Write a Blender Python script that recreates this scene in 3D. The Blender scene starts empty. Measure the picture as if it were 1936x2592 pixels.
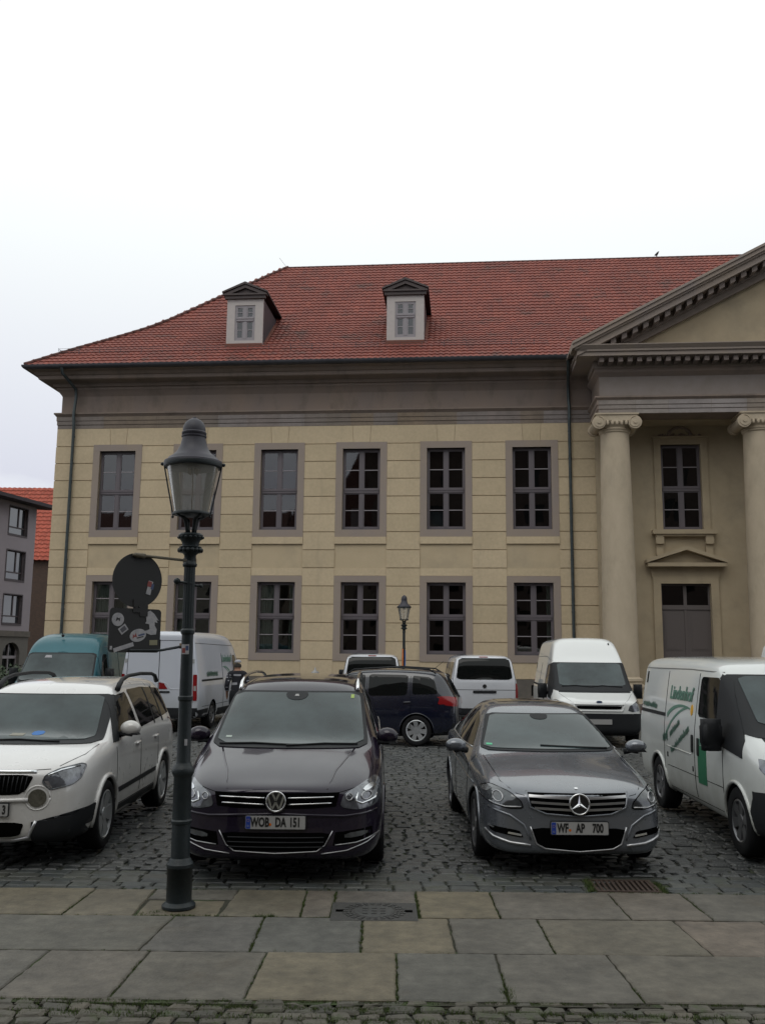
import bpy, bmesh, math, random
import numpy as np
from mathutils import Vector, Matrix
from mathutils.bvhtree import BVHTree
random.seed(7); rng = np.random.default_rng(7)
R = math.radians
S = bpy.context.scene
COL = S.collection

# ------------------------------------------------------------------ camera
FPX, PITCH, ROLL, HC = 2316.1, R(8.7595), R(.5561), 2.0
fw = Vector((0, math.cos(PITCH), math.sin(PITCH)))
up0 = Vector((0, -math.sin(PITCH), math.cos(PITCH))); ri0 = Vector((1, 0, 0))
ri = ri0*math.cos(ROLL) + up0*math.sin(ROLL); up = up0*math.cos(ROLL) - ri0*math.sin(ROLL)
cd = bpy.data.cameras.new('camera'); cam = bpy.data.objects.new('camera', cd); COL.objects.link(cam)
cd.sensor_fit = 'VERTICAL'; cd.sensor_height = 24; cd.sensor_width = 24; cd.lens = FPX/2592*24
cd.clip_start = .1; cd.clip_end = 2000
M = Matrix((ri, up, -fw)).transposed().to_4x4(); M.translation = (0, 0, HC); cam.matrix_world = M
S.camera = cam
S.view_settings.view_transform = 'Standard'; S.view_settings.look = 'None'
S.view_settings.exposure = 0.2; S.view_settings.gamma = 1

# ------------------------------------------------------------------ world
w = bpy.data.worlds.new("World"); S.world = w; w.use_nodes = True
nt = w.node_tree; nt.nodes.clear()
def nd(nt, t, **k):
    n = nt.nodes.new(t)
    for a, b in k.items():
        setattr(n, a, b)
    return n
wo = nd(nt, 'ShaderNodeOutputWorld'); bg = nd(nt, 'ShaderNodeBackground'); bg.inputs[1].default_value = .1
SUN_EL, SUN_ROT = R(58), R(200)
sky = nd(nt, 'ShaderNodeTexSky', sky_type='NISHITA', sun_disc=False, sun_elevation=SUN_EL, sun_rotation=SUN_ROT)
tc = nd(nt, 'ShaderNodeTexCoord'); mp = nd(nt, 'ShaderNodeMapping'); mp.inputs['Scale'].default_value = (1.2, 1.2, 2.6)
nz = nd(nt, 'ShaderNodeTexNoise'); nz.inputs['Scale'].default_value = 2.6; nz.inputs['Detail'].default_value = 7; nz.inputs['Roughness'].default_value = .55
nt.links.new(tc.outputs['Generated'], mp.inputs[0]); nt.links.new(mp.outputs[0], nz.inputs[0])
sp = nd(nt, 'ShaderNodeSeparateXYZ'); nt.links.new(tc.outputs['Generated'], sp.inputs[0])
mr = nd(nt, 'ShaderNodeMapRange'); mr.inputs[1].default_value = .12; mr.inputs[2].default_value = .48
nt.links.new(sp.outputs[2], mr.inputs[0])
nr = nd(nt, 'ShaderNodeMapRange'); nr.inputs[1].default_value = .36; nr.inputs[2].default_value = .66
nt.links.new(nz.outputs[0], nr.inputs[0])
mx = nd(nt, 'ShaderNodeMath', operation='MAXIMUM'); nt.links.new(mr.outputs[0], mx.inputs[0])
m2 = nd(nt, 'ShaderNodeMath', operation='MULTIPLY'); nt.links.new(nr.outputs[0], m2.inputs[0]); m2.inputs[1].default_value = .75
nt.links.new(m2.outputs[0], mx.inputs[1])
cr = nd(nt, 'ShaderNodeMix', data_type='RGBA')
cr.inputs[6].default_value = (5.9, 5.95, 6.9, 1); cr.inputs[7].default_value = (9.6, 10.0, 9.8, 1)
nt.links.new(mx.outputs[0], cr.inputs[0])
c2 = nd(nt, 'ShaderNodeMix', data_type='RGBA'); c2.inputs[0].default_value = .93
nt.links.new(sky.outputs[0], c2.inputs[6]); nt.links.new(cr.outputs[2], c2.inputs[7])
nt.links.new(c2.outputs[2], bg.inputs[0]); nt.links.new(bg.outputs[0], wo.inputs[0])
sl = bpy.data.lights.new('sun', 'SUN'); sl.energy = .5; sl.angle = R(35); sl.color = (1, .97, .92)
so = bpy.data.objects.new('sun', sl); COL.objects.link(so)
so.rotation_euler = Vector((math.sin(SUN_ROT)*math.cos(SUN_EL), math.cos(SUN_ROT)*math.cos(SUN_EL), math.sin(SUN_EL))).to_track_quat('Z', 'Y').to_euler()

# ------------------------------------------------------------------ materials
def mat(name, col, rough=.6, metal=0, col2=None, nscale=6, bump=0, bscale=40, coat=0, spec=.5, stretch=(1, 1, 1), third=None, tscale=1.2, thr=(.5, .7), rvar=0):
    m = bpy.data.materials.new(name); m.use_nodes = True; t = m.node_tree; b = t.nodes['Principled BSDF']
    b.inputs['Base Color'].default_value = (*col, 1); b.inputs['Roughness'].default_value = rough
    b.inputs['Metallic'].default_value = metal; b.inputs['Coat Weight'].default_value = coat
    b.inputs['Coat Roughness'].default_value = .04
    b.inputs['Specular IOR Level'].default_value = spec
    tcn = nd(t, 'ShaderNodeTexCoord'); mpn = nd(t, 'ShaderNodeMapping'); mpn.inputs['Scale'].default_value = stretch
    t.links.new(tcn.outputs['Object'], mpn.inputs[0]); out = None
    if col2:
        n = nd(t, 'ShaderNodeTexNoise'); n.inputs['Scale'].default_value = nscale; n.inputs['Detail'].default_value = 6; n.inputs['Roughness'].default_value = .6
        t.links.new(mpn.outputs[0], n.inputs[0])
        r = nd(t, 'ShaderNodeMapRange'); r.inputs[1].default_value = .3; r.inputs[2].default_value = .7; t.links.new(n.outputs[0], r.inputs[0])
        x = nd(t, 'ShaderNodeMix', data_type='RGBA'); x.inputs[6].default_value = (*col, 1); x.inputs[7].default_value = (*col2, 1)
        t.links.new(r.outputs[0], x.inputs[0]); out = x.outputs[2]
    if third:
        n3 = nd(t, 'ShaderNodeTexNoise'); n3.inputs['Scale'].default_value = tscale; n3.inputs['Detail'].default_value = 5; n3.inputs['Roughness'].default_value = .65
        t.links.new(mpn.outputs[0], n3.inputs[0])
        r3 = nd(t, 'ShaderNodeMapRange'); r3.inputs[1].default_value = thr[0]; r3.inputs[2].default_value = thr[1]; t.links.new(n3.outputs[0], r3.inputs[0])
        x3 = nd(t, 'ShaderNodeMix', data_type='RGBA'); x3.inputs[7].default_value = (*third, 1)
        if out: t.links.new(out, x3.inputs[6])
        else: x3.inputs[6].default_value = (*col, 1)
        t.links.new(r3.outputs[0], x3.inputs[0]); out = x3.outputs[2]
    if out: t.links.new(out, b.inputs['Base Color'])
    if rvar:
        nr_ = nd(t, 'ShaderNodeTexNoise'); nr_.inputs['Scale'].default_value = nscale*1.7; nr_.inputs['Detail'].default_value = 4
        t.links.new(mpn.outputs[0], nr_.inputs[0])
        rr = nd(t, 'ShaderNodeMapRange'); rr.inputs[1].default_value = .3; rr.inputs[2].default_value = .7
        rr.inputs[3].default_value = rough-rvar; rr.inputs[4].default_value = rough+rvar
        t.links.new(nr_.outputs[0], rr.inputs[0]); t.links.new(rr.outputs[0], b.inputs['Roughness'])
    if bump:
        n2 = nd(t, 'ShaderNodeTexNoise'); n2.inputs['Scale'].default_value = bscale; n2.inputs['Detail'].default_value = 4
        t.links.new(mpn.outputs[0], n2.inputs[0])
        bp = nd(t, 'ShaderNodeBump'); bp.inputs['Strength'].default_value = bump; bp.inputs['Distance'].default_value = .02
        t.links.new(n2.outputs[0], bp.inputs['Height']); t.links.new(bp.outputs[0], b.inputs['Normal'])
    m.diffuse_color = (*col, 1)
    return m

def cellmat(name, cols, rough, attr='tint', bump=.3, bscale=60, spec=.5, moss=None, big=1.3, bigamp=.16, fine=.36, mst=None):
    """base colour picked per stone/tile from a face attribute, with a little grain"""
    m = mat(name, cols[0], rough, bump=bump, bscale=bscale, spec=spec); t = m.node_tree; b = t.nodes['Principled BSDF']
    a = nd(t, 'ShaderNodeAttribute', attribute_name=attr)
    rp = nd(t, 'ShaderNodeValToRGB'); e = rp.color_ramp.elements
    e[0].color = (*cols[0], 1); e[1].color = (*cols[-1], 1)
    for i, c in enumerate(cols[1:-1]):
        q = e.new((i+1)/(len(cols)-1)); q.color = (*c, 1)
    t.links.new(a.outputs['Fac'], rp.inputs[0])
    tcn = nd(t, 'ShaderNodeTexCoord'); n = nd(t, 'ShaderNodeTexNoise'); n.inputs['Scale'].default_value = 9; n.inputs['Detail'].default_value = 7; n.inputs['Roughness'].default_value = .65
    t.links.new(tcn.outputs['Object'], n.inputs[0])
    r = nd(t, 'ShaderNodeMapRange'); r.inputs[1].default_value = .25; r.inputs[2].default_value = .75; r.inputs[3].default_value = 1-fine; r.inputs[4].default_value = 1+fine
    t.links.new(n.outputs[0], r.inputs[0])
    x = nd(t, 'ShaderNodeVectorMath', operation='SCALE'); t.links.new(rp.outputs[0], x.inputs[0])
    nb_ = nd(t, 'ShaderNodeTexNoise'); nb_.inputs['Scale'].default_value = big; nb_.inputs['Detail'].default_value = 5; nb_.inputs['Roughness'].default_value = .65; t.links.new(tcn.outputs['Object'], nb_.inputs[0])
    rb_ = nd(t, 'ShaderNodeMapRange'); rb_.inputs[1].default_value = .3; rb_.inputs[2].default_value = .7; rb_.inputs[3].default_value = 1-bigamp; rb_.inputs[4].default_value = 1+bigamp; t.links.new(nb_.outputs[0], rb_.inputs[0])
    ml_ = nd(t, 'ShaderNodeMath', operation='MULTIPLY'); t.links.new(r.outputs[0], ml_.inputs[0]); t.links.new(rb_.outputs[0], ml_.inputs[1]); t.links.new(ml_.outputs[0], x.inputs['Scale'])
    out = x.outputs[0]
    if moss:
        n3 = nd(t, 'ShaderNodeTexNoise'); n3.inputs['Scale'].default_value = moss[1]; n3.inputs['Detail'].default_value = 6; n3.inputs['Roughness'].default_value = .7
        mp3 = nd(t, 'ShaderNodeMapping'); mp3.inputs['Scale'].default_value = mst or (1, 1, 1); t.links.new(tcn.outputs['Object'], mp3.inputs[0]); t.links.new(mp3.outputs[0], n3.inputs[0])
        r3 = nd(t, 'ShaderNodeMapRange'); r3.inputs[1].default_value = moss[2]; r3.inputs[2].default_value = moss[3]; t.links.new(n3.outputs[0], r3.inputs[0])
        x3 = nd(t, 'ShaderNodeMix', data_type='RGBA'); x3.inputs[7].default_value = (*moss[0], 1)
        t.links.new(r3.outputs[0], x3.inputs[0]); t.links.new(out, x3.inputs[6]); out = x3.outputs[2]
    t.links.new(out, b.inputs['Base Color'])
    return m

def paint(name, col, metal=.0, rough=.35, dirt=None):
    m = mat(name, col, rough, metal, coat=1.0, rvar=.04, nscale=3)
    if dirt:
        t = m.node_tree; b = t.nodes['Principled BSDF']
        tcn = nd(t, 'ShaderNodeTexCoord'); n = nd(t, 'ShaderNodeTexNoise'); n.inputs['Scale'].default_value = 2.5; n.inputs['Detail'].default_value = 7; n.inputs['Roughness'].default_value = .7
        t.links.new(tcn.outputs['Object'], n.inputs[0])
        s = nd(t, 'ShaderNodeSeparateXYZ'); t.links.new(tcn.outputs['Object'], s.inputs[0])
        # road grime splashed on the sills: strongest low down, patchy
        r = nd(t, 'ShaderNodeMapRange'); r.inputs[1].default_value = 1.25; r.inputs[2].default_value = .35; r.inputs[3].default_value = 0; r.inputs[4].default_value = .62
        t.links.new(s.outputs[2], r.inputs[0])
        mu = nd(t, 'ShaderNodeMath', operation='MULTIPLY'); t.links.new(r.outputs[0], mu.inputs[0]); t.links.new(n.outputs[0], mu.inputs[1])
        ad = nd(t, 'ShaderNodeMath', operation='MULTIPLY'); t.links.new(mu.outputs[0], ad.inputs[0]); ad.inputs[1].default_value = 1.5; ad.use_clamp = True
        x = nd(t, 'ShaderNodeMix', data_type='RGBA'); x.inputs[6].default_value = (*col, 1); x.inputs[7].default_value = (*dirt, 1)
        t.links.new(ad.outputs[0], x.inputs[0]); t.links.new(x.outputs[2], b.inputs['Base Color'])
    return m

def glassmat(name, tint=(.5, .55, .55), dust=0, rough=.02):
    m = bpy.data.materials.new(name); m.use_nodes = True; t = m.node_tree; t.nodes.clear()
    o = nd(t, 'ShaderNodeOutputMaterial'); tr = nd(t, 'ShaderNodeBsdfTransparent'); tr.inputs[0].default_value = (*tint, 1)
    g = nd(t, 'ShaderNodeBsdfGlossy'); g.inputs['Roughness'].default_value = rough; g.inputs[0].default_value = (1, 1, 1, 1)
    f = nd(t, 'ShaderNodeFresnel'); f.inputs[0].default_value = 1.55
    tcn = nd(t, 'ShaderNodeTexCoord'); n = nd(t, 'ShaderNodeTexNoise'); n.inputs['Scale'].default_value = 1.6; n.inputs['Detail'].default_value = 1
    bp = nd(t, 'ShaderNodeBump'); bp.inputs['Strength'].default_value = .06; bp.inputs['Distance'].default_value = .02
    t.links.new(tcn.outputs['Object'], n.inputs[0]); t.links.new(n.outputs[0], bp.inputs['Height'])
    t.links.new(bp.outputs[0], g.inputs['Normal'])
    ma = nd(t, 'ShaderNodeMath', operation='MULTIPLY'); ma.inputs[1].default_value = 2.0; ma.use_clamp = True
    t.links.new(f.outputs[0], ma.inputs[0])
    mi = nd(t, 'ShaderNodeMixShader'); t.links.new(ma.outputs[0], mi.inputs[0]); t.links.new(tr.outputs[0], mi.inputs[1]); t.links.new(g.outputs[0], mi.inputs[2])
    if dust:
        df = nd(t, 'ShaderNodeBsdfDiffuse'); df.inputs[0].default_value = (.62, .59, .54, 1); m5 = nd(t, 'ShaderNodeMixShader'); m5.inputs[0].default_value = dust
        t.links.new(mi.outputs[0], m5.inputs[1]); t.links.new(df.outputs[0], m5.inputs[2]); t.links.new(m5.outputs[0], o.inputs[0])
    else: t.links.new(mi.outputs[0], o.inputs[0])
    return m

MT = dict(
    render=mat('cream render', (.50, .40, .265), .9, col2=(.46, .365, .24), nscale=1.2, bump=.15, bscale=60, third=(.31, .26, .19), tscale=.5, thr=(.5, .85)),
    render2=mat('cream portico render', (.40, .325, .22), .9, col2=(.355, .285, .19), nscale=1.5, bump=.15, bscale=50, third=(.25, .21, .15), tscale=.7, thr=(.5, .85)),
    column=mat('pale limestone', (.49, .405, .30), .9, col2=(.42, .345, .25), nscale=2.2, bump=.3, bscale=40, third=(.30, .255, .185), tscale=.9, thr=(.5, .85), stretch=(1, 1, .45)),
    stone=mat('grey lilac sandstone', (.27, .225, .205), .9, col2=(.305, .245, .195), nscale=.9, bump=.15, bscale=40, stretch=(1, 1, .6)),
    ent=mat('weathered entablature stone', (.215, .172, .152), .9, col2=(.25, .19, .15), nscale=.7, bump=.15, bscale=40, third=(.13, .105, .085), tscale=1.1, thr=(.5, .8), stretch=(1, 1, .5)),
    plinth=mat('grey plinth stone', (.15, .13, .11), .9, col2=(.1, .09, .08), nscale=4, bump=.3),
    frame=mat('mauve grey window paint', (.115, .098, .108), .5),
    framelt=mat('pale glazing bar paint', (.27, .245, .26), .5),
    dormer=mat('pale dormer boarding', (.47, .42, .40), .6, col2=(.42, .38, .36)),
    lead=mat('dark zinc', (.055, .055, .065), .45, .3, col2=(.08, .08, .09), nscale=3),
    brownlead=mat('brown weathered zinc', (.075, .052, .048), .6, col2=(.055, .042, .042), nscale=4),
    copper=mat('grey green downpipe', (.07, .085, .09), .5, .4, col2=(.04, .05, .05), nscale=5),
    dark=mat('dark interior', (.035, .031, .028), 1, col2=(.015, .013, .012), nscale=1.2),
    curtain=mat('grey green curtain', (.50, .53, .46), .95, col2=(.20, .22, .18), nscale=9, stretch=(4, 1, .15)),
    doorp=mat('grey brown door paint', (.095, .08, .078), .6, col2=(.11, .092, .088), stretch=(20, 1, 1)),
    iron=mat('blue black painted iron', (.009, .014, .017), .45, .0, col2=(.015, .020, .022), nscale=16, bump=.2, bscale=90, spec=.35, third=(.03, .022, .016), tscale=4, thr=(.62, .8)),
    ironhood=mat('grey lantern hood paint', (.035, .034, .045), .5, spec=.35, col2=(.055, .052, .064), nscale=7),
    rust=mat('rusted iron', (.05, .028, .018), .85, col2=(.03, .02, .016), nscale=30, bump=.4),
    chrome=mat('chrome', (.75, .75, .76), .12, 1), alu=mat('brushed aluminium', (.45, .45, .46), .33, .9),
    rim=mat('grey alloy', (.22, .22, .23), .35, .8), rimlt=mat('silver wheel trim', (.45, .46, .47), .35, .7),
    tyre=mat('rubber', (.010, .010, .011), .85, bump=.3, bscale=120, spec=.2),
    black=mat('black gap', (.003, .003, .003), 1, spec=.0), blackp=mat('black grained plastic', (.011, .012, .014), .6, bump=.1, bscale=200, spec=.3),
    gloss=mat('gloss black trim', (.008, .008, .01), .12, coat=1),
    lamp=mat('headlamp glass', (.19, .20, .225), .15, .5, col2=(.035, .037, .042), nscale=11, coat=1), lampd=mat('smoked headlamp', (.03, .032, .035), .1, .3, col2=(.09, .1, .11), nscale=10, coat=1),
    bulb=mat('reflector', (.72, .74, .76), .15, .9), red=mat('red tail lamp', (.20, .006, .008), .2, coat=.4), orange=mat('amber lamp', (.5, .12, .01), .2, coat=1),
    plate=mat('plate white', (.29, .285, .28), .45), eu=mat('plate blue', (.01, .04, .25), .4), ink=mat('plate black', (.01, .01, .01), .5),
    green=mat('sign green', (.02, .14, .07), .5), greenl=mat('lettering grey green', (.09, .19, .145), .5), yellow=mat('logo yellow', (.6, .32, .02), .5),
    white=mat('sticker white', (.36, .35, .36), .6, col2=(.22, .22, .24), nscale=25), sred=mat('sticker red', (.20, .04, .035), .6), sblue=mat('sticker blue', (.04, .06, .13), .6),
    signb=mat('sign back', (.012, .012, .013), .7), tan=mat('tan bracket', (.09, .075, .05), .6), 
    skin=mat('skin', (.32, .17, .11), .6), shirt=mat('dark striped shirt', (.012, .012, .018), .9), stripe=mat('shirt stripes', (.3, .3, .33), .9), trousers=mat('dark trousers', (.015, .016, .02), .9), hair=mat('dark hair', (.03, .025, .02), .8, bump=.5),
    moss=mat('moss', (.035, .062, .012), 1, col2=(.06, .075, .02), nscale=30, bump=.6), 
    glass=glassmat('window glass'), lglass=glassmat('lantern glass', (.98, .98, .97), dust=.24),
)
# windscreen: dark, mirrors the sky
MT['wind'] = mat('windscreen', (.010, .017, .019), .03, spec=.5, coat=0, col2=(.045, .065, .068), nscale=1.6, rvar=.02)
MT['side'] = mat('side window', (.005, .006, .006), .03, spec=.25, coat=.0)

# ------------------------------------------------------------------ object helpers
def empty(name, loc=(0, 0, 0), rz=0, label=None, cat=None, group=None):
    o = bpy.data.objects.new(name, None); COL.objects.link(o); o.location = loc; o.rotation_euler = (0, 0, rz); o.empty_display_size = .2
    tag(o, label, cat, group); return o
def tag(o, label=None, cat=None, group=None, kind=None):
    if label: o['label'] = label
    if cat: o['category'] = cat
    if group: o['group'] = group
    if kind: o['kind'] = kind
    return o
def obj(name, me, m=None, parent=None, smooth=False, angle=None):
    if isinstance(me, bmesh.types.BMesh):
        bm = me; me = bpy.data.meshes.new(name)
        if angle is not None:
            bm.normal_update()
            for e in bm.edges:
                if len(e.link_faces) == 2: e.smooth = e.calc_face_angle(0) < angle
            smooth = True
        bm.to_mesh(me); bm.free()
    o = bpy.data.objects.new(name, me); COL.objects.link(o)
    if m is not None:
        for x in (m if isinstance(m, (list, tuple)) else [m]): me.materials.append(x)
    if smooth: me.polygons.foreach_set('use_smooth', [True]*len(me.polygons))
    if parent: o.parent = parent
    return o
def box(bm, x0, x1, y0, y1, z0, z1, mi=0):
    vs = [bm.verts.new((x, y, z)) for x in (x0, x1) for y in (y0, y1) for z in (z0, z1)]
    for f in ((0, 1, 3, 2), (4, 6, 7, 5), (0, 4, 5, 1), (2, 3, 7, 6), (0, 2, 6, 4), (1, 5, 7, 3)):
        bm.faces.new([vs[i] for i in f]).material_index = mi
def prism(bm, poly, a0, a1, axis='y', mi=0):
    """poly of 2D points; axis y: (x,z) extruded along y; axis x: (y,z) along x; axis z: (x,y) along z"""
    def P(p, a):
        return {'y': (p[0], a, p[1]), 'x': (a, p[0], p[1]), 'z': (p[0], p[1], a)}[axis]
    A = [bm.verts.new(P(p, a0)) for p in poly]; B = [bm.verts.new(P(p, a1)) for p in poly]; n = len(poly)
    bm.faces.new(A[::-1]).material_index = mi; bm.faces.new(B).material_index = mi
    for i in range(n): bm.faces.new((A[i], A[(i+1) % n], B[(i+1) % n], B[i])).material_index = mi
def tube(bm, pts, r, n=8, caps=True, mi=0):
    rings = []; pts = [Vector(p) for p in pts]
    rr = r if isinstance(r, (list, tuple)) else [r]*len(pts); prev = None
    for i, p in enumerate(pts):
        d = (pts[min(i+1, len(pts)-1)] - pts[max(i-1, 0)]).normalized()
        u = prev if prev is not None else (Vector((0, 0, 1)) if abs(d.z) < .9 else Vector((1, 0, 0)))
        a = (u - d*u.dot(d)).normalized(); prev = a; b = d.cross(a)
        rings.append([bm.verts.new(p + (a*math.cos(t) + b*math.sin(t))*rr[i]) for t in [2*math.pi*k/n for k in range(n)]])
    for A, B in zip(rings, rings[1:]):
        for k in range(n): bm.faces.new((A[k], A[(k+1) % n], B[(k+1) % n], B[k])).material_index = mi
    if caps:
        bm.faces.new(rings[0][::-1]).material_index = mi; bm.faces.new(rings[-1]).material_index = mi
def lathe(bm, prof, n=32, c=(0, 0), flute=0, mi=0):
    rings = []
    for r, z in prof:
        rings.append([bm.verts.new((c[0]+r*math.cos(t)*(1-(flute*(k % 2))), c[1]+r*math.sin(t)*(1-(flute*(k % 2))), z)) for k, t in [(k, 2*math.pi*k/n) for k in range(n)]])
    for A, B in zip(rings, rings[1:]):
        for k in range(n): bm.faces.new((A[k], A[(k+1) % n], B[(k+1) % n], B[k])).material_index = mi
    if prof[0][0] > 1e-4: bm.faces.new(rings[0][::-1])
    if prof[-1][0] > 1e-4: bm.faces.new(rings[-1])
def recalc(bm):
    bmesh.ops.remove_doubles(bm, verts=bm.verts, dist=1e-5)
    bmesh.ops.recalc_face_normals(bm, faces=bm.faces)
    return bm
def copy_tree(o, parent=None):
    c = o.copy(); COL.objects.link(c); c.parent = parent
    for ch in list(o.children): copy_tree(ch, c)
    return c
_kids = {}
def textmesh(name, s, size, m, parent, mtx, ext=.003, align='CENTER', shear=0, sx=1, bold=0):
    cu = bpy.data.curves.new(name, 'FONT'); cu.body = s; cu.size = size; cu.extrude = ext; cu.align_x = align; cu.align_y = 'CENTER'; cu.shear = shear; cu.offset = bold
    cu.resolution_u = 3
    o = bpy.data.objects.new(name, cu); COL.objects.link(o)
    dg = bpy.context.evaluated_depsgraph_get(); me = bpy.data.meshes.new_from_object(o.evaluated_get(dg)); bpy.data.objects.remove(o); bpy.data.curves.remove(cu)
    me.transform(mtx @ Matrix.Diagonal((sx, 1, 1, 1)))
    return obj(name, me, m, parent)

# ================================================================== GROUND
def stones(name, m, rows, top, label=None, kind='structure', warp=0, bev=.012, zj=.012, irr=.02):
    """rows: list of (x0, x1, y, z0, wmin, wmax, depth, gap); builds rough-topped stones as one mesh"""
    V, F, T = [], [], []
    for (x0, x1, y, z0, wa, wb, dp, gap) in rows:
        x = x0 + random.uniform(0, wa)
        while x < x1:
            wd = random.uniform(wa, wb); g = gap
            a, b = x+g/2, x+wd-g/2
            wv = warp*math.sin(x*.9+y*.35)*.5 + warp*math.sin(x*2.3+y)*.25
            c, d = y+g/2+wv, y+dp-g/2+wv
            z = z0+top+random.uniform(-zj, zj); n = len(V); q = lambda: random.uniform(-irr, irr)
            cs = [(a+q(), c+q()*.6), (b+q(), c+q()*.6), (b+q(), d+q()*.6), (a+q(), d+q()*.6)]
            for (px, py) in cs: V.append((px, py, z0-.03))
            for (px, py) in cs: V.append((px, py, z-bev*1.2))
            mx_, my_ = (a+b)/2, (c+d)/2; k = 1-2*bev/max(.05, min(b-a, d-c))
            tl = [random.uniform(-.004, .004) for _ in range(4)]
            for (px, py), t_ in zip(cs, tl): V.append((mx_+(px-mx_)*k, my_+(py-my_)*k, z+t_))
            tt = random.random()
            for i in range(4):
                j = (i+1) % 4; F.append((n+i, n+j, n+4+j, n+4+i)); F.append((n+4+i, n+4+j, n+8+j, n+8+i)); T += [tt, tt]
            F.append((n+8, n+9, n+10, n+11)); T.append(tt)
            x += wd
    me = bpy.data.meshes.new(name); me.from_pydata(V, [], F); at = me.attributes.new('tint', 'FLOAT', 'FACE'); at.data.foreach_set('value', T)
    return tag(obj(name, me, m), label, None, None, kind)

bm = bmesh.new(); bmesh.ops.create_grid(bm, x_segments=8, y_segments=8, size=900)
g = obj('ground', bm, mat('joint earth', (.016, .017, .014), 1, col2=(.028, .03, .02), nscale=4, third=(.03, .042, .012), tscale=2.2, bump=.4, bscale=50)); g.location.z = -.035; tag(g, kind='structure')
mcob = cellmat('basalt setts', [(.030, .032, .033), (.041, .044, .045), (.056, .058, .057), (.037, .039, .039), (.067, .068, .064)], .36, bump=.5, bscale=45, moss=((.04, .045, .03), 3, .6, .85))
rows = []; y = 8.9; k = 0
while y < 36.5:
    dp = random.uniform(.125, .165) if y < 20 else random.uniform(.17, .21)
    hw = 2.6+.5*y
    rows.append((-hw, hw, y, 0, .13 if y < 20 else .17, .24 if y < 20 else .28, dp, .022)); y += dp; k += 1
stones('cobbled_square', mcob, rows, -.012, warp=.09, irr=.02, zj=.01)
mband = cellmat('flat gutter setts', [(.036, .040, .041), (.052, .057, .055), (.046, .046, .040), (.064, .067, .06)], .5, bump=.35, moss=((.045, .05, .03), 4, .52, .75))
rows = [(-6, 1.86, y, 0, .17, .3, .145, .014) for y in (8.20, 8.345, 8.49, 8.635, 8.77)] + [(2.46, 7, y, 0, .17, .3, .145, .014) for y in (8.20, 8.345, 8.49, 8.635, 8.77)]
stones('gutter_setts', mband, rows, -.018, irr=.006, zj=.004, bev=.008)
mfore = cellmat('mossy foreground cobbles', [(.052, .048, .036), (.072, .064, .049), (.06, .058, .047), (.085, .073, .055), (.048, .046, .036)], .7, bump=.6, bscale=35, moss=((.04, .055, .016), 5, .52, .7))
rows = []; y = 2.4
while y < 5.66:
    rows.append((-4, 4, y, 0, .11, .19, .095, .014)); y += .095
stones('foreground_cobbles', mfore, rows, -.012, warp=.06, irr=.02, zj=.006, bev=.009)
# paving slabs
mslab = cellmat('sandstone slabs', [(.070, .068, .059), (.108, .090, .057), (.080, .073, .060), (.112, .088, .067), (.065, .065, .060)], .62, bump=.45, bscale=26, bigamp=.28, big=2.1, moss=((.055, .040, .024), 1.6, .56, .85))
SL = [  # y0, y1, joints (x at top, x at bottom), tints
    (7.405, 8.19, [(-5.6, -5.6), (-3.9, -3.95), (-2.4, -2.43), (-1.89, -1.88), (-1.19, -1.23), (-.61, -.60), (-.36, -.37), (.31, .32), (.94, .935), (1.94, 1.94), (2.56, 2.57), (3.6, 3.62), (4.7, 4.7), (6, 6)], [.5, .3, .35, .5, .15, .6, .9, .25, .55, .6, .5, .35, .6]),
    (6.575, 7.395, [(-5.4, -5.4), (-4.2, -4.2), (-3.06, -3.06), (-1.56, -1.62), (-.87, -.87), (-.12, -.12), (.53, .53), (1.21, 1.2), (2.25, 2.27), (2.92, 2.97), (3.9, 3.9), (5, 5)], [.5, .1, .05, .95, .0, .28, .5, .4, .7, .5, .2]),
    (5.705, 6.565, [(-5.2, -5.2), (-3.6, -3.6), (-2.21, -2.26), (-1.54, -1.57), (-.75, -.78), (.12, .115), (.79, .765), (1.54, 1.56), (3.0, 3.0), (4.6, 4.6)], [.2, .5, .55, .48, .3, .02, .5, .45, .6])]
V, F, T = [], [], []
def slabpoly(P, z, tt, b=.012):
    n = len(V); N = len(P); cx = sum(p[0] for p in P)/N; cy = sum(p[1] for p in P)/N
    for p in P: V.append((p[0], p[1], -.03))
    for p in P: V.append((p[0], p[1], z-b*.6))
    for p in P:
        d = math.hypot(p[0]-cx, p[1]-cy); V.append((p[0]+(cx-p[0])/d*b, p[1]+(cy-p[1])/d*b, z))
    for i in range(N):
        j = (i+1) % N; F.append((n+i, n+j, n+N+j, n+N+i)); F.append((n+N+i, n+N+j, n+2*N+j, n+2*N+i)); T.extend([tt, tt])
    F.append(tuple(range(n+2*N, n+3*N))); T.append(tt)
def edge(a, b, n=13, j=.0055):
    return [(a[0]+(b[0]-a[0])*t/n+random.uniform(-j, j)*(0 < t), a[1]+(b[1]-a[1])*t/n+random.uniform(-j, j)*(0 < t)) for t in range(n)]
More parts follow.
